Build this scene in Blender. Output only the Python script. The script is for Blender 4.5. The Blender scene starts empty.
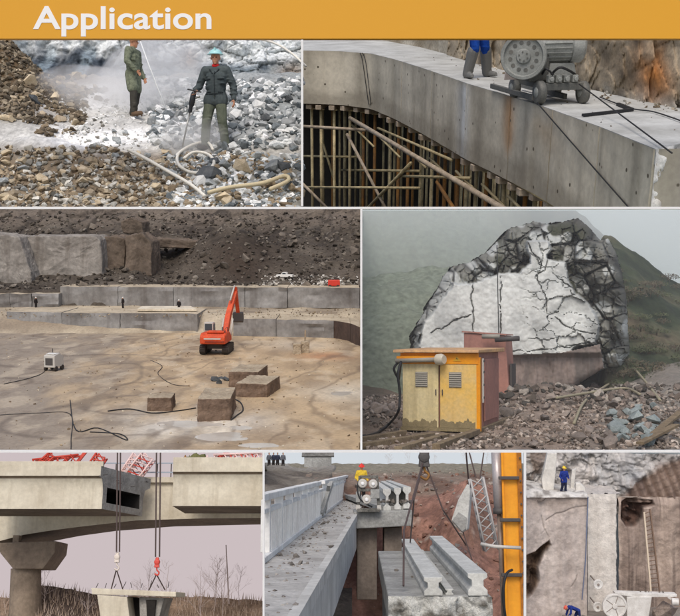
import bpy, bmesh, math, random
from mathutils import Vector as V, Matrix, noise, Euler
RND = random.Random(11)
rad = math.radians
sc = bpy.context.scene
COL = sc.collection
F = 1000.0                       # focal length in photograph pixels (680 x 616)
CAM = V((0, 0, 34))

# ------------------------------------------------------------------ camera, light, exposure
cd = bpy.data.cameras.new('camera'); cam = bpy.data.objects.new('camera', cd); COL.objects.link(cam)
cam.location = CAM; cam.rotation_euler = (rad(90), 0, 0)
cd.sensor_fit = 'HORIZONTAL'; cd.sensor_width = 36; cd.lens = 36 * F / 680
cd.clip_start = .1; cd.clip_end = 5000
sc.camera = cam
SUN_EL, SUN_AZ = 52, -10         # sun behind the camera's left shoulder
w = bpy.data.worlds.new('World'); sc.world = w; w.use_nodes = True
nt = w.node_tree; bg = nt.nodes['Background']
sky = nt.nodes.new('ShaderNodeTexSky'); sky.sky_type = 'NISHITA'; sky.sun_disc = False
sky.sun_elevation = rad(SUN_EL); sky.sun_rotation = rad(180 + SUN_AZ * -1)
sky.dust_density = 3.5; sky.air_density = 1.0; sky.ozone_density = .6
nt.links.new(sky.outputs[0], bg.inputs[0]); bg.inputs[1].default_value = .13
sd = bpy.data.lights.new('sun', 'SUN'); sun = bpy.data.objects.new('sun', sd); COL.objects.link(sun)
sd.energy = 1.15; sd.angle = rad(26); sd.color = (1, .97, .925)
az = rad(SUN_AZ)
sdir = V((math.sin(az) * math.cos(rad(SUN_EL)), -math.cos(az) * math.cos(rad(SUN_EL)), math.sin(rad(SUN_EL))))
sun.rotation_euler = sdir.to_track_quat('Z', 'Y').to_euler(); sun.location = CAM + sdir * 40
sc.view_settings.view_transform = 'Standard'; sc.view_settings.look = 'None'
sc.view_settings.exposure = 0.2; sc.view_settings.gamma = 1
sc.cycles.max_bounces = 6; sc.cycles.volume_bounces = 4

# ------------------------------------------------------------------ helpers
def lin(c):
    c /= 255.0
    return c / 12.92 if c <= .04045 else ((c + .055) / 1.055) ** 2.4
def S(r, g, b): return (lin(r), lin(g), lin(b))
def mixc(a, b, t):
    t = max(0, min(1, t)); return tuple(a[i] * (1 - t) + b[i] * t for i in range(3))
def sm(a, b, x):
    t = max(0, min(1, (x - a) / (b - a))) if a != b else float(x > a)
    return t * t * (3 - 2 * t)
def interp(pts, x):
    if x <= pts[0][0]: return pts[0][1]
    for (a, p), (b, q) in zip(pts, pts[1:]):
        if x <= b: return p + (q - p) * (x - a) / (b - a)
    return pts[-1][1]
def fbm(p, o=5): return noise.fractal(p, 1.0, 2.0, o)
def blocky(p, size):
    d, pts = noise.voronoi(p / size)
    return noise.noise(pts[0] * 7.31), d[1] - d[0]
def inpoly(x, y, poly):
    r = False; n = len(poly); j = n - 1
    for i in range(n):
        xi, yi = poly[i]; xj, yj = poly[j]
        if (yi > y) != (yj > y) and x < (xj - xi) * (y - yi) / (yj - yi) + xi: r = not r
        j = i
    return r
def polydist(x, y, poly, closed=True):
    best = 1e9; n = len(poly)
    for i in range(n if closed else n - 1):
        ax, ay = poly[i]; bx, by = poly[(i + 1) % n]
        dx, dy = bx - ax, by - ay; L = dx * dx + dy * dy
        t = 0 if L == 0 else max(0, min(1, ((x - ax) * dx + (y - ay) * dy) / L))
        best = min(best, math.hypot(x - ax - t * dx, y - ay - t * dy))
    return best

class Panel:
    """One compartment: its own level ground (local metres, camera at (0,0,h)), raked and scaled as a diorama."""
    def __init__(s, h, tilt, scale):
        s.h = h; s.s = scale
        Rm = Matrix.Rotation(tilt, 4, 'X')
        s.M = Matrix.Translation(CAM) @ Matrix.Scale(scale, 4) @ Rm @ Matrix.Translation((0, 0, -h))
        s.Ri = Rm.inverted().to_3x3()
        s.Rm = Rm.to_3x3()
    def ray(s, px, py): return s.Ri @ V(((px - 340) / F, 1, (308 - py) / F))
    def Y(s, px, py, d):
        r = s.ray(px, py); k = d / r.y; return V((r.x * k, d, s.h + r.z * k))
    def Z(s, px, py, z=0):
        r = s.ray(px, py); k = (z - s.h) / r.z; return V((r.x * k, r.y * k, z))
    def pix(s, p):
        q = s.Rm @ (V(p) - V((0, 0, s.h))); return 340 + F * q.x / q.y, 308 - F * q.z / q.y
    def xat(s, px, d, py=300): return s.Y(px, py, d).x
    def hit(s, fn, px, py, d0, d1, n=240):
        r = s.ray(px, py)
        for i in range(n + 1):
            d = d0 + (d1 - d0) * i / n; k = d / r.y
            x, z = r.x * k, s.h + r.z * k
            if z <= fn(x, d): return V((x, d, fn(x, d)))
        return V((x, d, fn(x, d)))
CUR = [None]

class MB:
    def __init__(s): s.v = []; s.f = []; s.c = []
    def add(s, vs, fs, c=None):
        o = len(s.v); s.v += [tuple(p) for p in vs]; s.f += [tuple(i + o for i in f) for f in fs]
        if c is not None: s.c += [c] * len(vs)
        return s
    def box(s, c, size, rot=None, taper=1.0, col=None):
        a, b, h = [q / 2 for q in size]; c = V(c); vs = []
        for z, k in ((-h, 1), (h, taper)):
            for x, y in ((-a, -b), (a, -b), (a, b), (-a, b)):
                p = V((x * k, y * k, z)); p = rot @ p if rot else p; vs.append(c + p)
        return s.add(vs, [(3, 2, 1, 0), (4, 5, 6, 7), (0, 1, 5, 4), (1, 2, 6, 5), (2, 3, 7, 6), (3, 0, 4, 7)], col)
    def bar(s, p0, p1, w, h, up=(0, 0, 1)):
        p0, p1 = V(p0), V(p1); d = (p1 - p0).normalized(); up = V(up)
        if abs(d.dot(up)) > .98: up = V((0, 1, 0))
        a = d.cross(up).normalized() * w / 2; b = a.cross(d).normalized() * h / 2
        vs = [p + i * a + j * b for p in (p0, p1) for i, j in ((-1, -1), (1, -1), (1, 1), (-1, 1))]
        return s.add(vs, [(3, 2, 1, 0), (4, 5, 6, 7), (0, 1, 5, 4), (1, 2, 6, 5), (2, 3, 7, 6), (3, 0, 4, 7)])
    def cyl(s, p0, p1, r0, r1=None, n=10):
        r1 = r0 if r1 is None else r1
        return s.loft([(p0, r0), (p1, r1)], n)
    def loft(s, pr, n=10, caps=True):
        """tube through (point, radius) pairs"""
        pts = [V(p) for p, r in pr]; vs = []; fs = []; m = len(pts); ref = None
        for i, (p, r) in enumerate(pr):
            d = (pts[min(i + 1, m - 1)] - pts[max(i - 1, 0)])
            d = d.normalized() if d.length > 1e-9 else V((0, 0, 1))
            if ref is None:
                ref = d.orthogonal().normalized()
            ref = (ref - d * ref.dot(d)); ref = ref.normalized() if ref.length > 1e-6 else d.orthogonal().normalized()
            e = d.cross(ref)
            for k in range(n):
                t = 2 * math.pi * k / n
                vs.append(pts[i] + (ref * math.cos(t) + e * math.sin(t)) * r)
        for i in range(m - 1):
            for k in range(n):
                k2 = (k + 1) % n
                fs.append((i * n + k, i * n + k2, (i + 1) * n + k2, (i + 1) * n + k))
        if caps:
            fs.append(tuple(range(n - 1, -1, -1))); fs.append(tuple((m - 1) * n + k for k in range(n)))
        return s.add(vs, fs)
    def lathe(s, c, axis, prof, n=24):
        c, a = V(c), V(axis).normalized(); e = a.orthogonal().normalized(); g = a.cross(e); vs = []; fs = []; m = len(prof)
        for h, r in prof:
            for k in range(n):
                t = 2 * math.pi * k / n; vs.append(c + a * h + (e * math.cos(t) + g * math.sin(t)) * r)
        for i in range(m - 1):
            for k in range(n):
                k2 = (k + 1) % n; fs.append((i * n + k, i * n + k2, (i + 1) * n + k2, (i + 1) * n + k))
        fs += [tuple(range(n - 1, -1, -1)), tuple((m - 1) * n + k for k in range(n))]
        return s.add(vs, fs)
    def tube(s, pts, r, n=6): return s.loft([(p, r) for p in pts], n)
    def ell(s, c, r, rot=None, nu=12, nv=8):
        c = V(c); r = (r, r, r) if isinstance(r, (int, float)) else r; vs = []; fs = []
        P = lambda x, y, z: c + ((rot @ V((x * r[0], y * r[1], z * r[2]))) if rot else V((x * r[0], y * r[1], z * r[2])))
        vs.append(P(0, 0, -1))
        for j in range(1, nv):
            b = -math.pi / 2 + math.pi * j / nv
            for i in range(nu):
                a = 2 * math.pi * i / nu; vs.append(P(math.cos(a) * math.cos(b), math.sin(a) * math.cos(b), math.sin(b)))
        vs.append(P(0, 0, 1))
        for i in range(nu):
            fs.append((0, 1 + (i + 1) % nu, 1 + i))
            for j in range(nv - 2):
                a = 1 + j * nu + i; b = 1 + j * nu + (i + 1) % nu; fs.append((a, b, b + nu, a + nu))
            o = 1 + (nv - 2) * nu; fs.append((o + i, o + (i + 1) % nu, len(vs) - 1))
        return s.add(vs, fs)
    def cap(s, p0, p1, r0, r1=None, n=10):
        """rounded tapered limb"""
        r1 = r0 if r1 is None else r1; p0, p1 = V(p0), V(p1); d = (p1 - p0).normalized()
        pr = []
        for t in (-90, -60, -30): pr.append((p0 + d * r0 * math.sin(rad(t)), max(1e-4, r0 * math.cos(rad(t)))))
        pr += [(p0, r0), (p1, r1)]
        for t in (30, 60, 90): pr.append((p1 + d * r1 * math.sin(rad(t)), max(1e-4, r1 * math.cos(rad(t)))))
        return s.loft(pr, n)
    def prism(s, poly, off):
        n = len(poly); off = V(off); poly = [V(p) for p in poly]
        vs = poly + [p + off for p in poly]
        fs = [tuple(range(n - 1, -1, -1)), tuple(range(n, 2 * n))] + [(i, (i + 1) % n, n + (i + 1) % n, n + i) for i in range(n)]
        return s.add(vs, fs)

def mk(name, mb, mat, parent=None, smooth=False, bevel=0, loc=None, rz=0, mods=None, kind=None):
    me = bpy.data.meshes.new(name); me.from_pydata(mb.v, [], mb.f)
    bm = bmesh.new(); bm.from_mesh(me); bmesh.ops.recalc_face_normals(bm, faces=bm.faces); bm.to_mesh(me); bm.free()
    if mb.c:
        at = me.color_attributes.new('tint', 'FLOAT_COLOR', 'POINT')
        at.data.foreach_set('color', [q for c in mb.c for q in (*c, 1)])
    me.materials.append(mat)
    if smooth:
        me.polygons.foreach_set('use_smooth', [True] * len(me.polygons))
        if isinstance(smooth, (int, float)) and smooth is not True: me.set_sharp_from_angle(angle=rad(smooth))
    o = bpy.data.objects.new(name, me); COL.objects.link(o)
    if bevel:
        b = o.modifiers.new('b', 'BEVEL'); b.width = bevel; b.segments = 2; b.limit_method = 'ANGLE'
    if parent is not None: o.parent = parent
    else:
        M = CUR[0].M if CUR[0] else Matrix()
        if loc is not None: M = M @ Matrix.Translation(loc) @ Matrix.Rotation(rz, 4, 'Z')
        o.matrix_world = M
    if kind: o['kind'] = kind
    return o
def tag(o, label=None, cat=None, group=None, kind=None):
    if label: o['label'] = label
    if cat: o['category'] = cat
    if group: o['group'] = group
    if kind: o['kind'] = kind
    return o
def thing(name, label, cat, loc=(0, 0, 0), rz=0, group=None, rot=None):
    o = bpy.data.objects.new(name, None); COL.objects.link(o); o.empty_display_size = .2
    M = CUR[0].M if CUR[0] else Matrix()
    o.matrix_world = M @ Matrix.Translation(loc) @ (rot.to_4x4() if rot else Matrix.Rotation(rz, 4, 'Z'))
    return tag(o, label, cat, group)
def copy_part(o, parent, M=None):
    c = o.copy(); COL.objects.link(c); c.parent = parent
    if M is not None: c.matrix_basis = M
    return c
def copy_tree(o, M):
    c = o.copy(); COL.objects.link(c); c.matrix_world = M
    for ch in [x for x in o.children]:
        d = ch.copy(); COL.objects.link(d); d.parent = c
        for g in [x for x in ch.children]:
            e = g.copy(); COL.objects.link(e); e.parent = d
    return c

# ------------------------------------------------------------------ materials
def mat(name, c0, c1=None, scale=3, rough=.8, bump=.2, bscale=None, metal=0, attr=False, streak=0, streakc=None, fine=.25, rnd=0, dots=None, spec=.3, detail=8):
    m = bpy.data.materials.new(name); m.use_nodes = True
    n = m.node_tree.nodes; l = m.node_tree.links; b = n['Principled BSDF']
    b.inputs['Roughness'].default_value = rough; b.inputs['Metallic'].default_value = metal
    b.inputs['Specular IOR Level'].default_value = spec
    tc = n.new('ShaderNodeTexCoord')
    def nz(s, det=detail, vec=None, r=.62):
        t = n.new('ShaderNodeTexNoise'); t.inputs['Scale'].default_value = s; t.inputs['Detail'].default_value = det; t.inputs['Roughness'].default_value = r
        l.new(vec or tc.outputs['Object'], t.inputs['Vector']); return t.outputs['Fac']
    def ramp(f, a, z, ca=(0, 0, 0), cz=(1, 1, 1)):
        r = n.new('ShaderNodeValToRGB'); r.color_ramp.elements[0].position = a; r.color_ramp.elements[1].position = z
        r.color_ramp.elements[0].color = (*ca, 1); r.color_ramp.elements[1].color = (*cz, 1)
        l.new(f, r.inputs[0]); return r.outputs[0]
    def mixn(mode, f, a, c):
        x = n.new('ShaderNodeMix'); x.data_type = 'RGBA'; x.blend_type = mode
        if isinstance(f, (int, float)): x.inputs[0].default_value = f
        else: l.new(f, x.inputs[0])
        for i, q in ((6, a), (7, c)):
            if isinstance(q, tuple): x.inputs[i].default_value = (*q, 1)
            else: l.new(q, x.inputs[i])
        return x.outputs[2]
    big = nz(scale)
    if attr:
        at = n.new('ShaderNodeAttribute'); at.attribute_name = 'tint'
        c = at.outputs['Color']
        if c1: c = mixn('MIX', ramp(big, .52, .7), c, c1)
    else:
        c = ramp(big, .36, .66, c0, c1 or c0)
    if streak:
        mp = n.new('ShaderNodeMapping'); mp.inputs['Scale'].default_value = (1, 1, .06)
        l.new(tc.outputs['Object'], mp.inputs[0])
        st = nz(scale * 3, 6, mp.outputs[0])
        c = mixn('MIX', ramp(st, .5, .72, (0, 0, 0), (streak,) * 3), c, streakc or tuple(q * .4 for q in c0))
    if fine:
        fn = nz(scale * 9, 6)
        c = mixn('MULTIPLY', 1.0, c, ramp(fn, .25, .75, (1 - fine,) * 3, (1 + fine,) * 3))
    if dots:
        vo = n.new('ShaderNodeTexVoronoi'); vo.inputs['Scale'].default_value = dots[0]
        l.new(tc.outputs['Object'], vo.inputs['Vector'])
        c = mixn('MIX', ramp(vo.outputs['Distance'], dots[1], dots[1] * 1.4, (1, 1, 1), (0, 0, 0)), c, dots[2])
    if rnd:
        oi = n.new('ShaderNodeObjectInfo')
        r = ramp(oi.outputs['Random'], 0, 1, (1 - rnd,) * 3, (1 + rnd,) * 3); c = mixn('MULTIPLY', 1.0, c, r)
    l.new(c, b.inputs['Base Color'])
    if bump:
        bp = n.new('ShaderNodeBump'); bp.inputs['Strength'].default_value = bump; bp.inputs['Distance'].default_value = .1
        l.new(nz(bscale or scale * 4, 8), bp.inputs['Height']); l.new(bp.outputs[0], b.inputs['Normal'])
    return m
def sky_mat(name, c):
    m = bpy.data.materials.new(name); m.use_nodes = True; n = m.node_tree.nodes; n.remove(n['Principled BSDF'])
    e = n.new('ShaderNodeEmission'); k = 2 ** sc.view_settings.exposure; e.inputs[0].default_value = (*[q / k for q in c], 1); e.inputs[1].default_value = 1
    m.node_tree.links.new(e.outputs[0], n['Material Output'].inputs[0]); return m
def flat(name, c, rough=.5, metal=0, spec=.4, c1=None, scale=4, fine=.12): return mat(name, c, c1, scale=scale, rough=rough, bump=.05, metal=metal, fine=fine, spec=spec)
def volume(name, dens, col=(.95, .96, .97), aniso=0):
    m = bpy.data.materials.new(name); m.use_nodes = True; n = m.node_tree.nodes; l = m.node_tree.links
    n.remove(n['Principled BSDF']); v = n.new('ShaderNodeVolumePrincipled')
    v.inputs['Color'].default_value = (*col, 1); v.inputs['Density'].default_value = dens; v.inputs['Anisotropy'].default_value = aniso
    l.new(v.outputs[0], n['Material Output'].inputs['Volume']); return m

# ------------------------------------------------------------------ terrain sheets and rocks
def grid(name, nu, nv, pos, colf, m, kind='structure', parent=None, smooth=True):
    """a sheet of (nu+1)*(nv+1) points: pos(u,v) -> point, colf(point,u,v) -> colour"""
    mb = MB()
    for j in range(nv + 1):
        for i in range(nu + 1):
            p = pos(i / nu, j / nv); mb.v.append(tuple(p)); mb.c.append(colf(p, i / nu, j / nv))
    for j in range(nv):
        for i in range(nu):
            a = j * (nu + 1) + i; mb.f.append((a, a + 1, a + nu + 2, a + nu + 1))
    return mk(name, mb, m, parent, smooth=smooth, kind=kind)
def ground(name, P, px0, px1, d0, d1, nu, nv, fn, colf, m, pw=1.0, **k):
    x0, x1 = (px0 - 340) / F, (px1 - 340) / F
    def pos(u, v):
        d = d0 + (d1 - d0) * v ** pw; k = x0 + (x1 - x0) * u; x = k * d
        for _ in range(3): z = fn(x, d); x = k * (P.Rm @ V((0, d, z - P.h))).y
        return V((x, d, fn(x, d)))
    return grid(name, nu, nv, pos, lambda p, u, v: colf(p, *P.pix(p)), m, **k)
def hull(seed, n=13, sx=1, sy=1, sz=.75, box=.55):
    r = random.Random(seed); bm = bmesh.new()
    for i in range(n):
        p = V((r.gauss(0, 1), r.gauss(0, 1), r.gauss(0, 1))).normalized()
        q = p / max(abs(p.x), abs(p.y), abs(p.z))
        p = p.lerp(q, box * r.random()) * (.5 * r.uniform(.8, 1.05))
        bm.verts.new((p.x * sx, p.y * sy, p.z * sz))
    g = bmesh.ops.convex_hull(bm, input=bm.verts)
    bmesh.ops.delete(bm, geom=[e for e in g['geom_interior'] if isinstance(e, bmesh.types.BMVert)], context='VERTS')
    bm.verts.ensure_lookup_table()
    vs = [v.co.copy() for v in bm.verts]; ix = {v: i for i, v in enumerate(bm.verts)}
    fs = [tuple(ix[v] for v in f.verts) for f in bm.faces]; bm.free(); return vs, fs
HULLS = [hull(i, 12 + i % 5, 1, RND.uniform(.6, 1), RND.uniform(.55, .85)) for i in range(14)]
def rock_meshes(m, name='rock'):
    out = []
    for vs, fs in HULLS:
        me = bpy.data.meshes.new(name); me.from_pydata(vs, [], fs); me.materials.append(m); out.append(me)
    return out
def rock(P, meshes, p, size, label, group, name='rock', tilt=.5):
    o = bpy.data.objects.new(name, RND.choice(meshes)); COL.objects.link(o)
    s = V((size * RND.uniform(.85, 1.15), size * RND.uniform(.85, 1.1), size * RND.uniform(.8, 1.1)))
    o.matrix_world = P.M @ Matrix.LocRotScale(V(p) + V((0, 0, size * .18)), Euler((RND.uniform(-tilt, tilt), RND.uniform(-tilt, tilt), RND.uniform(0, 6.28))), s)
    return tag(o, label, 'rock', group)
def scatter(name, P, n, px, py, d, fn, size, cols, m, sel=None, label=None):
    """small stones nobody could count: one mesh"""
    mb = MB(); k = 0
    for _ in range(n * 4):
        if k >= n: break
        dd = RND.uniform(*d); x = RND.uniform((px[0] - 340) / F, (px[1] - 340) / F) * dd; z = fn(x, dd)
        a, b = P.pix((x, dd, z))
        if not (py[0] <= b <= py[1]) or (sel and not sel(a, b, x, dd)): continue
        k += 1; vs, fs = RND.choice(HULLS); s = size[0] + (size[1] - size[0]) * RND.random() ** 2.2
        R = Euler((RND.uniform(-.7, .7), RND.uniform(-.7, .7), RND.uniform(0, 6.28))).to_matrix()
        c = RND.choice(cols) if isinstance(cols, list) else cols(a, b); f = RND.uniform(.7, 1.25); c = tuple(min(.9, q * f) for q in c)
        mb.add([V((x, dd, z + s * .15)) + R @ (q * s) for q in vs], fs, c)
    return tag(mk(name, mb, m, kind='stuff'), label)

# ------------------------------------------------------------------ people
SKIN = mat('skin', S(192, 138, 108), S(206, 150, 120), scale=14, rough=.6, bump=.03, fine=.06)
EYE = flat('eye', S(30, 22, 20), .3)
def remesh(o, vox, it=2):
    r = o.modifiers.new('r', 'REMESH'); r.mode = 'VOXEL'; r.voxel_size = vox; r.use_smooth_shade = True
    s = o.modifiers.new('s', 'SMOOTH'); s.factor = .5; s.iterations = it
def hand(mb, w, d, side, curl=.6):
    """palm, four unequal bent fingers and a thumb off the palm's side"""
    w, d, side = V(w), V(d).normalized(), V(side).normalized(); nrm = d.cross(side).normalized()
    for k in (-1.3, -.4, .5, 1.3): mb.cap(w, w + d * .085 + side * .017 * k, .019, .015, 8)
    for k, L in ((-1.5, .062), (-.5, .074), (.5, .078), (1.5, .07)):
        a = w + d * .09 + side * .019 * k; b = a + (d + nrm * curl * .6).normalized() * L * .55
        e = b + (d + nrm * curl * 2.2).normalized() * L * .5
        mb.cap(a, b, .0105, .0095, 7); mb.cap(b, e, .0095, .008, 7)
    a = w + d * .03 + side * .03; b = a + (d * .6 + side * .7 + nrm * .35).normalized() * .045; e = b + (d * .9 + side * .1 + nrm * .5).normalized() * .034
    mb.cap(a, b, .013, .0115, 7); mb.cap(b, e, .0115, .009, 7)
STAND = dict(pelvis=(0, 0, .95), chest=(0, 0, 1.28), neck=(0, .01, 1.46), head=(0, -.02, 1.62), look=(0, -1, -.1),
             shl=(-.19, 0, 1.41), shr=(.19, 0, 1.41), ell=(-.27, .03, 1.13), elr=(.27, .03, 1.13), wrl=(-.28, -.04, .88), wrr=(.28, -.04, .88),
             kl=(-.1, -.02, .5), kr=(.1, -.02, .5), al=(-.12, .03, .09), ar=(.12, .03, .09), tl=(-.15, -.13, .045), tr=(.15, -.13, .045))
def person(loc, rz, label, pose, jacket, trousers, boots, helmet=None, skirt=0, vox=.013, collar=None, hair=None, group=None, scale=1, boot_h=.06):
    J = {k: V(v) for k, v in {**STAND, **pose}.items()}; b = MB(); L = J['look'].normalized()
    up = V((0, 0, 1)); sidev = L.cross(up); sidev = sidev.normalized() if sidev.length > .1 else V((1, 0, 0)); hu = sidev.cross(L).normalized()
    HR = Matrix((sidev, -L, hu)).transposed()
    hp = lambda x, y, z: J['head'] + HR @ V((x, y, z))
    b.ell(hp(0, .012, .035), (.078, .098, .092), HR); b.ell(hp(0, -.022, -.045), (.058, .072, .078), HR)
    b.ell(hp(0, -.098, -.02), (.015, .022, .026), HR, 8, 6); b.ell(hp(0, -.075, -.105), (.028, .022, .02), HR, 8, 6)
    b.ell(hp(0, -.088, -.068), (.028, .013, .009), HR, 8, 6)
    for s in (-1, 1): b.ell(hp(s * .08, .012, -.01), (.012, .02, .034), HR, 8, 6)
    b.cap(J['neck'] - V((0, 0, .05)), J['head'] - HR @ V((0, -.02, .03)), .056, .052)
    pv, ch = J['pelvis'], J['chest']
    for t in range(6):
        q = pv.lerp(ch, t / 5); b.ell(q, (.13 + .006 * t, .09 + .003 * t, .1), None)
    b.cap(J['shl'].lerp(ch, .25), J['shr'].lerp(ch, .25), .078)
    for s, sx in (('l', -1), ('r', 1)):
        b.cap(J['sh' + s], J['el' + s], .05, .04); b.cap(J['el' + s], J['wr' + s], .04, .026)
        hip = pv + V((sx * .085, 0, -.03)); b.cap(hip, J['k' + s], .082, .053); b.cap(J['k' + s], J['a' + s], .053, .036)
        b.cap(J['a' + s] - V((0, 0, .03)), J['t' + s], .038, .03)
        d = (J['wr' + s] - J['el' + s]).normalized()
        hs = pose.get('hs' + s, (0, -1, 0)); hv = V(hs) - d * V(hs).dot(d)
        hand(b, J['wr' + s], pose.get('hd' + s) or d, hv if hv.length > .05 else V((0, -1, 0)), pose.get('curl', .6))
    o = mk('person', b, SKIN, loc=loc, rz=rz); tag(o, label, 'person', group); o.matrix_world = o.matrix_world @ Matrix.Scale(scale, 4); remesh(o, vox, 1)
    # clothing
    c = MB()
    for t in range(7):
        q = (pv + V((0, 0, .02))).lerp(ch, t / 6); c.ell(q, (.172 + .004 * t, .125 + .004 * t, .11))
    c.cap(J['shl'].lerp(ch, .2), J['shr'].lerp(ch, .2), .1)
    c.cap(J['neck'] - V((0, 0, .08)), J['neck'] + V((0, 0, .015)), .085, .07)
    for s in 'lr':
        c.cap(J['sh' + s], J['el' + s], .077, .066); c.cap(J['el' + s], J['wr' + s].lerp(J['el' + s], .06), .066, .05)
    if skirt:
        hips = [pv + V((x * .085, 0, -.03)) for x in (-1, 1)]
        for h, k in zip(hips, (J['kl'], J['kr'])):
            c.cap(h, h.lerp(k, skirt), .128, .128)
        c.cap(hips[0].lerp(J['kl'], skirt * .9), hips[1].lerp(J['kr'], skirt * .9), .11)
    rj = random.Random(label)
    for _ in range(60):   # folds
        sdx = rj.choice('lr'); q = J['el' + sdx].lerp(J[rj.choice(['sh', 'wr']) + sdx], rj.random() * .7)
        c.ell(q + V((rj.uniform(-.035, .035), rj.uniform(-.04, .02), 0)), (.05, .05, .012))
        q = pv.lerp(ch, rj.random()); c.ell(q + V((rj.uniform(-.13, .13), rj.uniform(-.09, 0), 0)), (.07, .055, .016))
    j = mk('jacket', c, jacket, o); remesh(j, vox)
    t = MB()
    t.ell(pv - V((0, 0, .0)), (.165, .12, .11))
    for s, sx in (('l', -1), ('r', 1)):
        hip = pv + V((sx * .085, 0, -.03)); a = J['a' + s] + V((0, 0, .03))
        t.cap(hip, J['k' + s], .11, .085); t.cap(J['k' + s], a, .085, .075)
        for _ in range(14):
            q = J['k' + s].lerp(rj.choice([hip, a]), rj.random() * .9); t.ell(q + V((rj.uniform(-.03, .03), -.03, 0)), (.07, .06, .014))
    tr = mk('trousers', t, trousers, o); remesh(tr, vox)
    for s in 'lr':
        q = MB(); A, T = J['a' + s], J['t' + s]
        q.cap(A.lerp(J['k' + s], max(0, boot_h - .06) / .41) + V((0, 0, .06)), A - V((0, 0, .03)), .062 + (.042 if boot_h > .1 else 0), .058 + (.03 if boot_h > .1 else 0)); q.cap(A - V((0, 0, .035)), T + V((0, 0, .01)), .056, .047); q.ell((A + T) / 2 - V((0, 0, .035)), (.055, .16, .02), Matrix.Rotation(math.atan2(T.x - A.x, -(T.y - A.y)), 3, 'Z'))
        bo = mk('boot', q, boots, o); remesh(bo, .012)
    for s in (-1, 1):
        mk('eye', MB().ell(hp(s * .03, -.086, .0), (.013, .012, .007), HR, 8, 6), EYE, o, True)
    if helmet:
        q = MB(); rings = []
        for a in range(0, 91, 15): rings.append((hp(0, .01, .055 + .1 * math.sin(rad(a))), .118 * math.cos(rad(a)) + .001))
        q.loft(rings, 18); q.loft([(hp(0, -.012, .05), .14), (hp(0, -.012, .056), .145), (hp(0, -.012, .064), .135)], 18)
        q.bar(hp(0, .11, .13), hp(0, -.09, .13), .03, .07, hu)
        mk('helmet', q, helmet, o, 40)
    elif hair:
        q = MB().ell(hp(0, .03, .055), (.088, .1, .09), HR); mk('hair', q, hair, o, True)
    if collar:
        mk('collar', MB().loft([(J['neck'] - V((0, .02, .02)), .075), (J['neck'] + V((0, -.015, .035)), .066)], 14), collar, o, True)
    return o
def cloth(name, c, c1=None): return mat(name, c, c1 or tuple(q * .7 for q in c), scale=5, rough=.9, bump=.25, bscale=30, fine=.15, spec=.1)

# ------------------------------------------------------------------ panels (compartments of the display)
P1 = Panel(0, 0, 12.0)
P2 = Panel(2.1, math.atan(.334), 17.6)
P3 = Panel(14, math.atan(.078), 1.03)
P4 = Panel(2.19, -math.atan(.032), 3.25)
P5 = Panel(1.7, -math.atan(.297), 1.0)
P6 = Panel(1.55, -math.atan(.159), 1.0)
P7 = Panel(0, 0, .88)

# the ground below and the white display frame
FLOOR = mat('floor_concrete', S(120, 118, 114), S(140, 138, 134), scale=.1)
mk('floor', MB().box(CAM + V((0, 150, -36)), (1600, 1600, 1)), FLOOR, kind='structure')
WHITE = flat('white_paint', (.8, .8, .79), .6, fine=.03)
OCHRE = flat('ochre_paint', S(220, 158, 34), .6, c1=S(220, 159, 38), fine=.02)
def wp(px, py, d): return CAM + V(((px - 340) / F * d, d, (308 - py) / F * d))
fr = thing('display_frame', 'white frame of thin bars dividing the seven scenes', 'frame')
def fbar(d, x0, x1, y0, y1, th=.3):
    a, b = wp(x0, y0, d), wp(x1, y1, d)
    mk('bar', MB().box((a + b) / 2 + V((0, th / 2, 0)), (abs(b.x - a.x), th, abs(a.z - b.z))), WHITE, fr)
fbar(9.6, 262.6, 264.6, 452.6, 630, .02); fbar(9.6, 523.8, 526.2, 452.6, 630, .02); fbar(9.6, -20, 700, 450.2, 452.6, .02)
fbar(64, 360.3, 362.3, 209, 449.9, .1); fbar(64, -20, 700, 206.8, 209, .1)
fbar(206, 301, 303.2, 39.5, 206, .4)
def partition(px, d0, d1, y0, y1, th):
    q = [wp(px, y0, d0), wp(px, y1, d0), wp(px, y1, d1), wp(px, y0, d1)]
    mk('partition', MB().prism([p - V((th / 2, 0, 0)) for p in q], (th, 0, 0)), WHITE, fr)
partition(263.6, 46, 62, 453.2, 640, .06); partition(525.1, 51, 62, 453.2, 640, .07)
partition(361.3, 64.2, 205, 209.3, 452, .07); partition(302.1, 206.6, 440, 39.7, 210, .25)
HDR = thing('header_board', 'ochre yellow header board reading Application in white letters', 'sign')
a, b = wp(-14, -16, 206), wp(694, 38.6, 206)
mk('board', MB().box((a + b) / 2 + V((0, .6, 0)), (b.x - a.x, 1.2, a.z - b.z)), OCHRE, HDR, bevel=.03)
fc = bpy.data.curves.new('lettering', 'FONT'); fc.body = 'Application'; fc.size = 6.2; fc.extrude = .03; fc.offset = .12; fc.space_character = 1.02
ft = bpy.data.objects.new('lettering_curve', fc); COL.objects.link(ft); bpy.context.view_layer.update()
me = bpy.data.meshes.new_from_object(ft.evaluated_get(bpy.context.evaluated_depsgraph_get())); bpy.data.objects.remove(ft)
me.materials.clear(); me.materials.append(flat('white_letter', (.86, .86, .85), .6, fine=.0))
xs = [v.co.x for v in me.vertices]; ys = [v.co.y for v in me.vertices]; x0_, x1_, y0_, y1_ = min(xs), max(xs), min(ys), max(ys)
p0, p1 = wp(33, 36.5, 206), wp(211.5, 6, 206)
for v in me.vertices: v.co.x = (v.co.x - x0_) / (x1_ - x0_) * (p1.x - p0.x); v.co.y = (v.co.y - y0_) / (y1_ - y0_) * (p1.z - p0.z)
ft = bpy.data.objects.new('lettering', me); COL.objects.link(ft); ft.parent = HDR
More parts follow.
